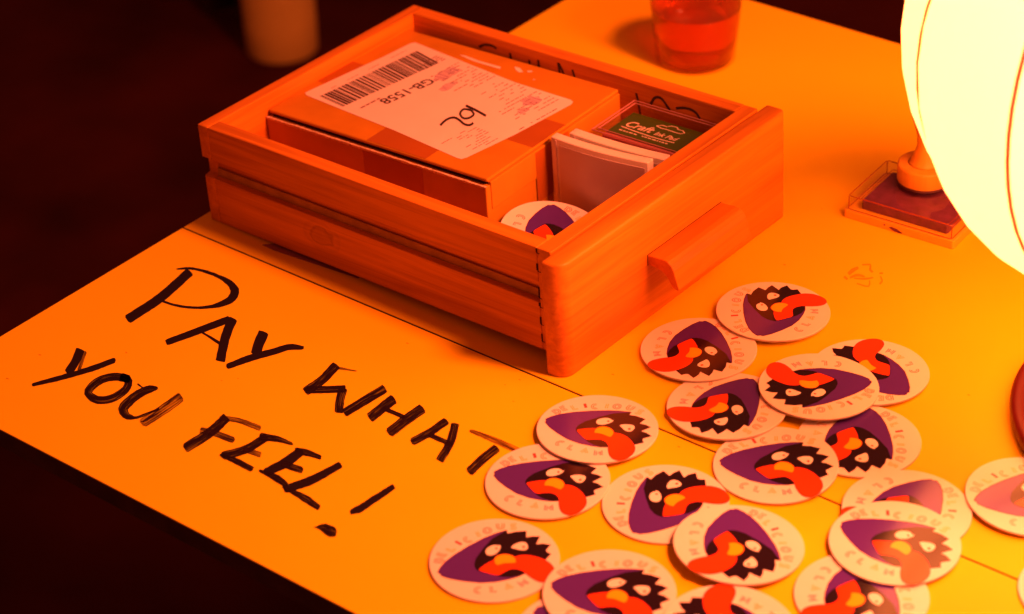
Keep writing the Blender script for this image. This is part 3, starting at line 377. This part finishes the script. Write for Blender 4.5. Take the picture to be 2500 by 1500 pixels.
# tape: one band the long way, one across and down the near side
def sheet(name, corners, mat, parent, sub=1):
    return mesh_obj(name, corners, [tuple(range(len(corners)))], mat, parent)
sheet('tape', [(1.6, 68, PH + .1), (PL - 1.2, 68, PH + .1), (PL - 1.2, 116, PH + .1), (1.6, 116, PH + .1)], M_tape, parcel)
sheet('tape', [(115, 4.4, PH + .16), (181, 4.4, PH + .16), (181, 60, PH + .16), (115, 60, PH + .16)], M_tape, parcel)
sheet('tape', [(113, -.12, 8), (180, -.12, 8), (180, -.12, PH - 8), (113, -.12, PH - 8)], M_tape, parcel)
sheet('tape', [(PL + 1.1, 68, 20), (PL + 1.1, 116, 20), (PL + 1.1, 116, PH - 5), (PL + 1.1, 68, PH - 5)], M_tape, parcel)
Lz = BZ + 0.35
lab = mesh_obj('address_label', [pl(u, v, Lz) for u, v in DATA['label']] , [tuple(range(len(DATA['label'])))[::-1]], M_paper, parcel)
def quad_at(c, s, t):                                       # bilinear inside four corners
    (a, b, d, e) = c
    return tuple((a[i] * (1 - s) + b[i] * s) * (1 - t) + (e[i] * (1 - s) + d[i] * s) * t for i in (0, 1))
bc = DATA['barcode']; V, F = [], []
t = 0.0; rnd = random.Random(3)
while t < 0.985:
    w = rnd.choice((0.006, 0.006, 0.011, 0.017, 0.022)); gap = rnd.choice((0.006, 0.006, 0.010, 0.015))
    b = len(V); e = min(1, t + w)
    V += [pl(*quad_at(bc, s, q), Lz + .12) for s, q in ((0, t), (1, t), (1, e), (0, e))]; F.append((b, b + 1, b + 2, b + 3)); t += w + gap
mesh_obj('barcode', V, F, M_print, lab)['kind'] = 'stuff'
# label frame: x runs along the label towards smaller v, y towards larger u
g0, g1 = Vector(DATA['gb'][0]), Vector(DATA['gb'][1]); ex = (g1 - g0).normalized(); ey = Vector((-ex.y, ex.x))
def label_text(s, size, origin, mat, name, shear=0):
    v, f = text_geo(s, size, shear)
    return mesh_obj(name, [pl(*(Vector(origin) + ex * x + ey * y), Lz + .12) for x, y, z in v], f, mat, lab)
wd = max(x for x, y, z in text_geo('GB-1558', 1.0)[0])
sz = (g1 - g0).length / wd
label_text('GB-1558', sz, g0 - ey * sz * 0.05, M_print, 'printed_code')
geo = [[], [], []]
for pairs in DATA['hand']:
    b = len(geo[0]); ribbon_geo(pairs, Lz + .16, geo)
geo[0] = [pl(*v) for v in geo[0]]
mesh_obj('handwritten_number', geo[0], geo[1], M_pen, lab, uv=geo[2])
# fine print: rows of short dashes
A0 = Vector(DATA['label'][5]); Bx = Vector((DATA['label'][8][0] - A0.x, DATA['label'][8][1] - A0.y)); Ly = Bx.normalized(); Lx = Vector((Ly.y, -Ly.x))
def rows(x0, x1, y0, y1, step, hgt, mat, fill=0.8, name='fine_print'):
    V, F = [], []; y = y0
    while y < y1:
        x = x0; end = x0 + (x1 - x0) * rnd.uniform(0.45, 1.0)
        while x < end:
            w = rnd.uniform(1.5, 6.5)
            if rnd.random() < fill:
                b = len(V); q = [A0 + Lx * (x + a) + Ly * (y + c) for a, c in ((0, 0), (w, 0), (w, hgt), (0, hgt))]
                V += [pl(p.x, p.y, Lz + .12) for p in q]; F.append((b, b + 1, b + 2, b + 3))
            x += w + rnd.uniform(0.6, 1.6)
        y += step
    o = mesh_obj(name, V, F, mat, lab); o['kind'] = 'stuff'; return o
rows(8, 34, 36, 48, 3.4, 1.5, M_print_f); rows(6, 52, 62, 108, 4.6, 1.3, M_print_f, 0.7); rows(6, 60, 118, 190, 5.2, 1.2, M_print_f, 0.62)
rows(88, 124, 160, 194, 3.6, 1.0, M_print_f, 0.8); rows(20, 110, 196.5, 197.5, 4, 1.1, M_print, 0.75); rows(12, 118, 4.5, 5.0, 3, 0.8, M_print_f, 0.6)
rows(96, 126, 54, 58, 4, 2.2, M_print_f, 0.9)
V, F, U = [], [], []
for cx, cy, rx, ry in ((30, 70, 15, 9), (46, 88, 12, 6), (22, 168, 10, 8), (40, 176, 8, 5)):
    b = len(V)
    for i in range(14):
        a = i * 2 * math.pi / 14; q = rnd.uniform(0.65, 1.2); p = A0 + Lx * (cx + rx * q * math.cos(a)) + Ly * (cy + ry * q * math.sin(a)); V.append(pl(p.x, p.y, Lz + .09)); U.append((p.x, p.y * .05))
    F.append(tuple(range(b, b + 14)))
mesh_obj('ink_smear', V, F, M_smear, lab, uv=U)['kind'] = 'stuff'
for pts in ([(88, 250), (94, 251.5), (112, 250), (137, 251), (139, 247.5), (120, 247), (108, 246.8), (101, 247.6)], [(147, 258.5), (153, 259), (161, 254), (158, 251.5), (152, 254)], [(162, 258), (166, 260.5), (168, 259), (165, 256)], [(177, 248), (180, 248.5), (179, 246.5)]):
    mesh_obj('torn_paper', [pl(u, v, BZ + 0.22) for u, v in pts], [tuple(range(len(pts)))[::-1]], M_paper, parcel)

# ------------------------------------------------------------------ other things in the drawer
M_white = plain('white_plastic', (0.80, 0.74, 0.72), 0.35, 0.45)
M_white_s = plain('pale_sleeve', (0.66, 0.54, 0.58), 0.32, 0.4)
M_green = plain('green_print', (0.045, 0.095, 0.004), 0.5, 0.3)
M_cream = plain('cream_print', (0.80, 0.66, 0.55), 0.5, 0.3)
M_clear = clear('clear_plastic')
M_padbase = plain('ink_pad_case', (0.40, 0.10, 0.11), 0.35, 0.4)
def slab(label, u0, v0, z1, h, thick, length, bow, grp, lean):
    t = thing('white_card_packet', label, 'packet', group=grp)
    in_drawer(t, u0, v0, 8.2, Matrix.Rotation(math.radians(lean), 4, 'Z'))
    n = 14
    def sheetpts(y, z0, z1, x0, x1):
        V, F = [], []
        for i in range(n + 1):
            s = i / n; x = x0 + (x1 - x0) * s; off = bow * (4 * (x / length) * (1 - x / length))
            V += [(x, y[0] - off, z0), (x, y[1] - off, z0), (x, y[1] - off, z1), (x, y[0] - off, z1)]
        for i in range(n):
            for k in range(4): F.append((4*i+k, 4*i+4+k, 4*i+4+(k+1) % 4, 4*i+(k+1) % 4))
        F += [(0, 1, 2, 3), (4*n+3, 4*n+2, 4*n+1, 4*n)]
        return V, F
    V, F = sheetpts((0, thick), 0, h, 0, length)
    o = mesh_obj('body', V, F, M_white, t); bm = bmesh.new(); bm.from_mesh(o.data); bmesh.ops.recalc_face_normals(bm, faces=bm.faces); bm.to_mesh(o.data); bm.free(); bevel(o, 1.0, 3, 50); smooth(o)
    V, F = sheetpts((-0.5, 0.3), 3, h - 5.5, 9, length - 2.5); o = mesh_obj('clear_sleeve', V, F, M_white_s, t); bm = bmesh.new(); bm.from_mesh(o.data); bmesh.ops.recalc_face_normals(bm, faces=bm.faces); bm.to_mesh(o.data); bm.free()
    V, F = sheetpts((-0.7, 0.2), 0.5, h - 1.5, 5.2, 6.4); mesh_obj('fold', V, F, M_white_s, t)
    return t
slab('white packet standing on edge in the drawer, nearer the camera of the two', 266, 162, 88, 79.8, 9.5, 98, 3.5, 'white packets standing in the drawer', 4.4)
slab('white packet standing on edge in the drawer, beside the green ink pad', 271.5, 180.5, 85, 76.8, 10.5, 97, 2.5, 'white packets standing in the drawer', 3.2)
pad = thing('ink_pad', 'green labelled ink pad in clear case at the far corner of the drawer', 'ink pad'); in_drawer(pad, 275, 204.5, 8.2, Matrix.Rotation(math.radians(1.2), 4, 'Z'))
box('base', (0, 0, 0), (101, 63, 52), M_padbase, pad, 2)
box('pad_cushion', (4, 12, 52.1), (97, 59, 61.6), M_padbase, pad, 1)
gl = box('printed_label', (5, 17, 61.7), (96, 58.5, 62.2), M_green, pad)
lidp = box('clear_lid', (0.5, 0.5, 52.2), (100.5, 66, 69.6), M_clear, pad, 1.5, 3)
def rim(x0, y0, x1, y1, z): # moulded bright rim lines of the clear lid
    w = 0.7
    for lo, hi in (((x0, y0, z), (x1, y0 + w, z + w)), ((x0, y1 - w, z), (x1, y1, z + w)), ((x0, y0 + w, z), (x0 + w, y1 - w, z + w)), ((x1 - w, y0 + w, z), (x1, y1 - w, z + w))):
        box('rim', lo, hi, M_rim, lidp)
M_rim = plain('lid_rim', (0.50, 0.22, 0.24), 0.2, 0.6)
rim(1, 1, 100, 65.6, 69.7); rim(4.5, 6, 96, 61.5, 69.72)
v, f = text_geo('Craft', 15, 0.3); mesh_obj('label_text', [(11 + x * 0.88, 34 + y * 0.95, 62.35) for x, y, z in v], f, M_cream, gl)
v, f = text_geo('Ink Pad', 8.2, 0.25); mesh_obj('label_text', [(43.5 + x * 0.95, 33.5 + y * 1.1, 62.35) for x, y, z in v], f, M_cream, gl)
geo = [[], [], []]
stroke_geo([(11, 31.5), (26, 30), (44, 29.2), (58, 29.6), (68, 30.5)], 1.3, lambda x, y: (x, y, 62.33), geo)
cloud = [(37 + (x - 38) * 0.95, 46 + (y - 44) * 0.95) for x, y in ((38, 46), (42, 50), (47, 49.5), (50, 53), (56, 53.5), (59, 50.5), (64, 51), (68, 48), (66, 45), (60, 44.5), (50, 45), (44, 44.6), (38, 46))]
stroke_geo(cloud, 1.1, lambda x, y: (x, y, 62.36), geo)
for row, (xa, xb, yy) in enumerate(((13, 32, 25.5), (37, 64, 25.8))):
    x = xa
    while x < xb:
        w = rnd.uniform(1.5, 4); stroke_geo([(x, yy), (x + w, yy)], 1.6, lambda x, y: (x, y, 62.34), geo); x += w + 1
mesh_obj('label_mark', geo[0], geo[1], M_cream, gl, uv=geo[2])['kind'] = 'stuff'

# ------------------------------------------------------------------ coasters
M_coaster = plain('coaster_board', (0.84, 0.78, 0.74), 0.2, 0.42, noise=0.015, nscale=30)
M_core = plain('coaster_edge', (0.62, 0.50, 0.46), 0.8, 0.1)
def print_mat(name, c): return plain(name, c, 0.13, 0.6)
PM = {'shell': print_mat('violet_print', (0.085, 0.022, 0.30)), 'dark': print_mat('black_print', (0.012, 0.004, 0.012)), 'tongue': print_mat('red_print', (0.78, 0.060, 0.006)), 'nose': print_mat('amber_print', (0.86, 0.47, 0.01)), 'white': print_mat('white_print', (0.85, 0.80, 0.78)),
      'a': print_mat('letter_peach', (0.70, 0.20, 0.14)), 'b': print_mat('letter_orange', (0.76, 0.27, 0.11)), 'y': print_mat('letter_yellow', (0.80, 0.50, 0.08)), 'r': print_mat('letter_red', (0.70, 0.08, 0.08)), 'm': print_mat('letter_pink', (0.70, 0.07, 0.13)), 'outline': print_mat('outline_print', (0.12, 0.008, 0.03))}
keys = list(PM); CT = 1.9; CR = 47.0
def chaikin(P, n=2):
    # soft corners for the printed shapes
    for _ in range(n):
        Q = []
        for i in range(len(P)):
            a, b = P[i], P[(i + 1) % len(P)]
            Q += [(a[0] * .78 + b[0] * .22, a[1] * .78 + b[1] * .22), (a[0] * .22 + b[0] * .78, a[1] * .22 + b[1] * .78)]
        P = Q
    return P
def emblem(shapes):
    V, F, I = [], [], []
    def add(pts, z, key, n=2):
        pts = chaikin(pts, n) if n else pts
        a = sum(pts[i][0] * pts[(i + 1) % len(pts)][1] - pts[(i + 1) % len(pts)][0] * pts[i][1] for i in range(len(pts)))
        if a < 0: pts = pts[::-1]
        b = len(V); V.extend((x, y, CT + z) for x, y in pts); F.append(tuple(range(b, b + len(pts)))); I.append(keys.index(key))
    def ring(pts, w, z, key, n=1):
        pts = chaikin(pts, n) if n else pts; m = len(pts); b = len(V)
        for i in range(m):
            p, q = pts[i - 1], pts[(i + 1) % m]; tx, ty = q[0] - p[0], q[1] - p[1]; l = math.hypot(tx, ty) or 1
            V.append((pts[i][0] - ty / l * w / 2, pts[i][1] + tx / l * w / 2, CT + z)); V.append((pts[i][0] + ty / l * w / 2, pts[i][1] - tx / l * w / 2, CT + z))
        for i in range(m):
            j = (i + 1) % m; F.append((b + 2 * i, b + 2 * i + 1, b + 2 * j + 1, b + 2 * j)); I.append(keys.index(key))
    A = DATA['art']
    for kind, nm, *r in shapes: (add if kind == 'fill' else ring)(A[nm], *r)
    return V, F, I
EMB = [('printed_shell', [('fill', 'shell', 0.05, 'shell', 0), ('ring', 'shell', 0.7, 0.09, 'outline', 0)]), ('printed_face', [('fill', 'dark', 0.13, 'dark', 0)]), ('printed_tongue', [('fill', 'tongue', 0.17, 'tongue'), ('ring', 'tongue', 0.35, 0.19, 'outline', 2)]),
       ('printed_nose', [('fill', 'nose', 0.21, 'nose'), ('ring', 'nose', 0.5, 0.23, 'tongue', 2)]), ('printed_eye', [('fill', 'eye1', 0.17, 'white', 1), ('fill', 'pupil1', 0.21, 'tongue', 0)]), ('printed_eye', [('fill', 'eye2', 0.17, 'white', 1), ('fill', 'pupil2', 0.21, 'tongue', 0)])]
def arc(cx, cy, rx, ry, a0, a1, n=9): return [(cx + rx * math.cos(math.radians(a0 + (a1 - a0) * i / n)), cy + ry * math.sin(math.radians(a0 + (a1 - a0) * i / n))) for i in range(n + 1)]
GL = {'D': [[(-2, -3.2), (-2, 3.2), (0.2, 3.0), (1.8, 1.6), (2.2, 0), (1.8, -1.6), (0.2, -3.0), (-2, -3.2)]], 'E': [[(1.8, 3), (-1.6, 3), (-1.6, -3), (1.8, -3)], [(-1.6, 0), (1.2, 0)]], 'L': [[(-1.6, 3.2), (-1.6, -3), (2, -3)]], 'I': [[(0, 3.2), (0, -3.2)]],
      'C': [arc(0.3, 0, 2.3, 3.1, 55, 305)], 'O': [arc(0, 0, 2.5, 3.0, 0, 360, 14)], 'U': [[(-2.1, 3.2), (-2.1, -0.8)] + arc(0, -0.8, 2.1, 2.3, 180, 360, 7) + [(2.1, 3.2)]], 'S': [[(1.8, 2.5), (0.2, 3.2), (-1.7, 2.3), (-1.3, 0.6), (1.3, -0.6), (1.7, -2.3), (-0.2, -3.2), (-1.9, -2.5)]],
      'A': [[(-2.3, -3.1), (0, 3.2), (2.3, -3.1)], [(-1.3, -0.9), (1.3, -0.9)]], 'M': [[(-2.4, -3.1), (-2.2, 3.1), (0, -0.6), (2.2, 3.1), (2.4, -3.1)]]}
def lettering():
    geo = [[], [], []]; I = []
    for j, (ch, x, y, key) in enumerate(DATA['letters']):
        top = ch.isupper(); ch = ch.upper(); r = math.hypot(x, y); s = min(1.0, 39.6 / r) if top else 0.97 * 37.5 / max(r, 37.5); x *= s; y *= s
        up = Vector((x, y)).normalized() * (1 if top else -1)
        ref = Vector((-0.52, 0.85)); up = (up * 0.75 + ref * 0.25).normalized(); rt = Vector((up.y, -up.x))
        for pts in GL[ch]:
            fn = lambda a, b, zz: (lambda a, b: (x + rt.x * a + up.x * b, y + rt.y * a + up.y * b, zz))
            for w, zz, kk in ((2.3, CT + 0.05, key), (0.75, CT + 0.09, 'white')):
                if kk == 'white' and key == 'r': continue
                k0 = len(geo[1]); stroke_geo([(a * 0.95, b * 0.95) for a, b in pts], w, fn(0, 0, zz), geo); I += [keys.index(kk)] * (len(geo[1]) - k0)
    return geo[0], geo[1], I
LV, LF, LI = lettering()
coaster0 = None
def coaster(label, loc, rot_matrix):
    global coaster0
    if coaster0 is None:
        V, F, I = [], [], []; n = 72
        for r, z in ((CR - .25, 0), (CR, 0.3), (CR, CT - .3), (CR - .3, CT)):
            V += [(r * math.cos(2 * math.pi * i / n), r * math.sin(2 * math.pi * i / n), z) for i in range(n)]
        F.append(tuple(range(n))[::-1]); I.append(1); F.append(tuple(range(3 * n, 4 * n))); I.append(0)
        for k in range(3):
            for i in range(n): F.append((k*n+i, k*n+(i+1) % n, (k+1)*n+(i+1) % n, (k+1)*n+i)); I.append(0 if k == 2 else 1)
        c = mesh_obj('round_coaster', V, F, [M_coaster, M_core], idx=I)
        par = c
        for nm, shapes in EMB:
            V, F, I = emblem(shapes); o = mesh_obj(nm, V, F, [PM[k] for k in keys], par, idx=I)
            if nm == 'printed_shell': par = o
        mesh_obj('printed_lettering', LV, LF, [PM[k] for k in keys], c, idx=LI)['kind'] = 'stuff'
        coaster0 = c
    else:
        c = coaster0.copy(); COL.objects.link(c)
        for ch in coaster0.children:
            d = ch.copy(); COL.objects.link(d); d.parent = c
            for g in ch.children:
                e = g.copy(); COL.objects.link(e); e.parent = d
    c.matrix_world = Matrix.Translation(Vector(loc) * K) @ rot_matrix
    tag(c, label, 'coaster', 'round white coasters with a printed shell face'); return c
LABEL = {1: 'white coaster just right of the word WHAT, shell tip pointing left', 2: 'white coaster covering the end of WHAT, tucked under another coaster', 3: 'leftmost white coaster, alone at the lower left of the pile',
 4: 'white coaster cut by the bottom edge, between leftmost coaster and the upward pointing one', 5: 'mostly hidden white coaster at the bottom edge under the two lower left coasters', 6: 'white coaster with tip pointing down left, in the middle under the upward pointing one',
 7: 'white coaster in the lower middle with its shell tip pointing straight up, fully visible', 8: 'fully visible white coaster in the centre of the pile, shell tip pointing left', 9: 'white coaster left of the upside-down one, tongue pointing left, right side overlapped',
 10: 'upside-down white coaster lying on top of three others, tip pointing right', 11: 'white coaster at upper right, partly hidden under the upside-down coaster, its tongue on top', 12: 'white coaster half hidden behind the central coaster, lettering along its right side',
 13: 'topmost white coaster of the table pile, farthest from the camera, below the drawer handle', 14: 'white coaster nearest the drawer front corner, tongue pointing left, tucked under the topmost one', 15: 'white coaster at right with only its shell top showing above the glare-lit coaster',
 16: 'white coaster at lower right with orange glare washing over its printed face', 17: 'white coaster cut by the right edge of the picture, its shell washed pink', 18: 'white coaster at the bottom right, half covered by the glare-lit coaster above it', 19: 'white coaster at the bottom edge below the upward pointing one, only spikes and tongue showing', 20: 'sliver of a white coaster at the lower right corner of the picture'}
for k, x, y, z, a, b, ang in DATA['coasters']:
    nrm = Vector((-a, -b, 1)).normalized(); tilt = Vector((0, 0, 1)).rotation_difference(nrm).to_matrix().to_4x4()
    coaster(LABEL[k], (x, y, z + 0.15), tilt @ Matrix.Rotation(ang, 4, 'Z'))
c = coaster('white coaster lying inside the drawer in front of the parcel', (0, 0, 0), Matrix.Identity(4))
in_drawer(c, 312, 104, 31, Matrix.Rotation(math.radians(14), 4, 'Y') @ Matrix.Rotation(5.07769, 4, 'Z'))
c['group'] = 'round white coasters with a printed shell face'

# ------------------------------------------------------------------ mauve strip under the drawer
M_mauve = plain('mauve_paper', (0.30, 0.10, 0.12), 0.6, 0.3, noise=0.1, nscale=90)
s = prism('paper_strip', [(80, 321.5), (96, 320.8), (186, 329), (186, 341), (110, 336), (90, 331)], 0.05, 0.6, 2, M_mauve)
tag(s, 'thin mauve strip sticking out from under the near side of the drawer', 'strip')

# ------------------------------------------------------------------ cup of red drink
M_cup = clear('cup_plastic', (0.94, 0.90, 0.88), 1.45, 0.06)
m, nt, N, L, b = nodes_of('red_drink'); M_drink = m
b.inputs['Base Color'].default_value = (0.72, 0.085, 0.006, 1); b.inputs['Roughness'].default_value = 0.08; b.inputs['Transmission Weight'].default_value = 0.75; b.inputs['IOR'].default_value = 1.33
cup = thing('plastic_cup', 'clear plastic cup of red orange drink behind the drawer', 'cup', (190, 828, 0.1))
lathe('cup_wall', [(34, 2.0), (37.5, 0.3), (39.5, 3), (41.5, 25), (45.5, 62), (50, 112), (51.4, 113), (51.4, 111.4), (50, 111), (44.7, 62), (40.6, 25), (38, 5), (33, 4.2)], M_cup, cup, 64, cap=False)
lathe('drink', [(37.2, 5.4), (40.2, 25), (43.8, 58), (44.2, 59.4), (43.2, 58.8)], M_drink, cup, 64)

# ------------------------------------------------------------------ stamp pad and stamp
M_padplastic = plain('cream_plastic', (0.84, 0.46, 0.03), 0.45, 0.3)
M_inkfelt = plain('violet_ink_felt', (0.16, 0.03, 0.10), 0.55, 0.3, noise=0.25, nscale=120, bump=0.3)
sp_ = thing('stamp_pad', 'violet ink pad with closed clear lid on cream base, under the wooden stamp', 'stamp pad', (470.5, 652.5, 0.1), (0, 0, math.radians(3.6)))
sbase = prism('base', rounded(0, 0, 106, 76, 2.5), 0, 8, 2, M_padplastic, sp_, 0.7)
prism('ink_felt', rounded(13, 8, 96, 67, 2), 8.1, 16.5, 2, M_inkfelt, sp_, 0.6)
lid2 = prism('clear_lid', rounded(3, 1.6, 103, 74.5, 3), 8.15, 22, 2, M_clear, sp_, 1.2, 3)
M_rim2 = plain('lid_edge_line', (0.34, 0.06, 0.01), 0.25, 0.6)
def wire(name, pts, r, mat, parent, closed=True):
    V, F = [], []; n = len(pts)
    for i, (x, y, z) in enumerate(pts):
        p, q = pts[i - 1], pts[(i + 1) % n]; tx, ty = q[0] - p[0], q[1] - p[1]; l = math.hypot(tx, ty) or 1; nx, ny = -ty / l * r, tx / l * r
        V += [(x + nx, y + ny, z), (x, y, z + r), (x - nx, y - ny, z), (x, y, z - r)]
    for i in range(n if closed else n - 1):
        j = (i + 1) % n
        for k in range(4): F.append((4*i+k, 4*i+(k+1) % 4, 4*j+(k+1) % 4, 4*j+k))
    return mesh_obj(name, V, F, mat, parent)
wire('lid_rim', [(x, y, 21.8) for x, y in rounded(3.2, 1.8, 102.8, 74.3, 3)], 0.45, M_rim2, lid2)
wire('lid_rim', [(x, y, 18.6) for x, y in rounded(12.5, 7.5, 96.5, 67.5, 2)], 0.35, M_rim2, lid2)
for cx, cy in ((3.6, 2.2), (102.4, 2.2), (3.6, 73.8)): box('lid_corner', (cx - .35, cy - .35, 9), (cx + .35, cy + .35, 21.6), M_rim2, lid2)
wire('lid_rim', [(x, y, 9) for x, y in rounded(2.8, 1.4, 103.2, 74.7, 3)], 0.4, M_rim2, lid2)
V = [(44, -0.15, 3.2), (47, -0.15, 4.6), (52, -0.15, 4.0), (58, -0.15, 1.4), (55, -0.15, 0.3), (49, -0.15, 0.9)]; mesh_obj('ink_stain', V, [tuple(range(len(V)))], M_inkfelt, sbase)
V = [(38.5, -0.15, 4.4), (40.5, -0.15, 5.2), (41.5, -0.15, 4.4), (39.8, -0.15, 3.4)]; mesh_obj('ink_stain', V, [tuple(range(len(V)))], M_inkfelt, sbase)
M_beech = wood('turned_beech', 2, (0.64, 0.29, 0.02), (0.76, 0.37, 0.03), 0.35)
stamp = thing('rubber_stamp', 'turned wooden hand stamp standing on the stamp pad beside the glowing globe', 'stamp', (514.5, 712.5, 22.2))
lathe('rubber_face', [(22, 0), (22.6, 0.4), (22.6, 2.6), (22, 3)], plain('dark_rubber', (0.10, 0.03, 0.05), 0.6), stamp, 48)
lathe('mount', [(22.6, 3.05), (23.0, 3.1), (23.5, 3.6), (23.6, 4.2), (23.6, 10), (23.6, 17), (23.5, 17.8), (23.0, 18.6), (22.2, 19.0), (21.2, 19.2), (20, 19.3), (12, 19.4)], M_beech, stamp, 56)
lathe('handle', [(14.5, 19.4), (13.0, 20.5), (11.5, 24), (9.0, 30), (7.6, 37), (8.0, 45), (10.5, 55), (14, 66), (16.4, 77), (16.6, 86), (14.8, 96), (10.5, 103), (4.5, 106.4), (0.4, 107)], M_beech, stamp, 48)

# ------------------------------------------------------------------ glowing globe
GX, GY, GZ, GR, NG = 794.38792, 576.61089, 293.44577, 201.44577, 10
m, nt, N, L, b = nodes_of('lit_globe_fabric'); M_globe = m
b.inputs['Base Color'].default_value = (0.15, 0.14, 0.12, 1); b.inputs['Roughness'].default_value = 0.6; b.inputs['Specular IOR Level'].default_value = 0.1
b.inputs['Emission Color'].default_value = (1, GLOBE[1] / GLOBE[0], GLOBE[2] / GLOBE[0], 1)
geo_ = N.new('ShaderNodeNewGeometry'); mr = N.new('ShaderNodeMapRange'); mr.inputs['To Min'].default_value = GLOBE[0]; mr.inputs['To Max'].default_value = 0.0; L.new(geo_.outputs['Backfacing'], mr.inputs['Value']); L.new(mr.outputs[0], b.inputs['Emission Strength'])   # the outer face glows
tl = N.new('ShaderNodeBsdfTranslucent'); tl.inputs[0].default_value = (0.25, 0.24, 0.22, 1); ads = N.new('ShaderNodeAddShader')
L.new(b.outputs[0], ads.inputs[0]); L.new(tl.outputs[0], ads.inputs[1]); L.new(ads.outputs[0], N['Material Output'].inputs[0])
M_seam = plain('seam_tape', (0.55, 0.16, 0.03), 0.6, 0.2)
globe = thing('globe_lantern', 'large glowing cream globe lantern with vertical seams at the right edge', 'lantern', (GX, GY, GZ))
bd = bpy.data.lights.new('globe_bulb', 'POINT'); bd.energy = 3.0; bd.color = (1.0, 0.85, 0.72); bd.shadow_soft_size = 0.03
bo = bpy.data.objects.new('globe_bulb', bd); COL.objects.link(bo); bo.location = ((GX + 62) * K, (GY - 30) * K, (GZ + 62) * K)
nl, nm = 20, 10; step = 2 * math.pi / NG
def gore_r(s): return GR * (0.972 + 0.044 * math.sin(math.pi * s) ** 0.9)   # bulges between the seams
V, F = [], []
for i in range(nl + 1):
    la = math.radians(-86 + 172 * i / nl)
    for j in range(nm + 1):
        s = j / nm; lo = step * s; w = math.cos(la); r = GR * 0.985 * (1 - w) + gore_r(s) * w
        V.append((r * math.cos(la) * math.cos(lo), r * math.cos(la) * math.sin(lo), r * math.sin(la)))
for i in range(nl):
    for j in range(nm): a = i * (nm + 1) + j; F.append((a, a + 1, a + nm + 2, a + nm + 1))
gore = mesh_obj('panel', V, F, M_globe, globe, smooth=True)
V, F = [], []; ns = 28
for i in range(ns + 1):
    la = math.radians(-86 + 172 * i / ns); w = math.cos(la); r = GR * 0.985 * (1 - w) + GR * 0.972 * w + 0.8
    for k in range(5):
        a = 2 * math.pi * k / 5; rr = r + 1.1 * math.cos(a); V.append((rr * math.cos(la), 2.0 * math.sin(a), rr * math.sin(la)))
for i in range(ns):
    for k in range(5): F.append((5*i+k, 5*i+(k+1) % 5, 5*i+5+(k+1) % 5, 5*i+5+k))
seam = mesh_obj('seam', V, F, M_seam, globe, smooth=True)
PH0 = -1.77308
gore.rotation_euler = (0, 0, PH0); seam.rotation_euler = (0, 0, PH0)
for i in range(1, NG):
    for o in (gore, seam):
        d = o.copy(); COL.objects.link(d); d.parent = globe; d.rotation_euler = (0, 0, PH0 + i * step)
lathe('bottom_cap', [(18, -GR * .988), (17, -GR * .988 - 3), (2, -GR * .988 - 4)], M_seam, globe, 32)
lathe('top_cap', [(2, GR * .988 + 6), (17, GR * .988 + 4), (18, GR * .988)], M_seam, globe, 32)
lathe('cord', [(2.2, GR * .988 + 6), (2.2, GR + 900)], M_dark, globe, 10)

# ------------------------------------------------------------------ dark red round tray at the right edge
M_tray = plain('dark_red_lacquer', (0.10, 0.003, 0.003), 0.4, 0.35, noise=0.1, nscale=20)
tray = lathe('round_tray', [(145, 0), (153, 1.2), (157.3, 5), (158, 9), (156.6, 12.4), (153.5, 13.6), (149, 12.6), (144, 9.5), (60, 8.6), (1, 8.6)], M_tray, None, 96)
tray.location = (0.8688, 0.5503, 0.0002); tag(tray, 'dark red rounded object cut off at the right edge below the globe', 'tray')

# ------------------------------------------------------------------ blurred things beyond the table
M_post = plain('pale_post', (0.64, 0.46, 0.10), 0.7, 0.2, noise=0.06, nscale=14)
M_panel = plain('dark_cloth', (0.075, 0.045, 0.05), 0.9, 0.1, noise=0.3, nscale=6)
post = lathe('pale_post', [(58, 0), (61, 4), (62, 60), (66, 900), (64, 905)], M_post, None, 48)
post.location = (-1.248, 1.655, -0.749); tag(post, 'blurred pale round post standing on the dark floor beyond the drawer', 'post')
V, F = [], []; n = 40
for i in range(n + 1):
    x = -1900 + 560 * i / n; y = 1700 + 22 * math.sin(i * 0.95) + 10 * math.sin(i * 2.3); V += [(x, y, -745), (x, y, 500), (x, y + 6, 500), (x, y + 6, -745)]
for i in range(n):
    for k in range(4): F.append((4*i+k, 4*i+4+k, 4*i+4+(k+1) % 4, 4*i+(k+1) % 4))
F += [(0, 1, 2, 3), (4*n+3, 4*n+2, 4*n+1, 4*n)]
cl = mesh_obj('dark_drape', V, F, M_panel, None, smooth=True); tag(cl, 'dark drape hanging to the floor left of the pale post, out of focus', 'drape')

# ------------------------------------------------------------------ render settings
scene.render.engine = 'CYCLES'
scene.cycles.max_bounces = 8; scene.cycles.transparent_max_bounces = 12
scene.cycles.sample_clamp_indirect = 6.0
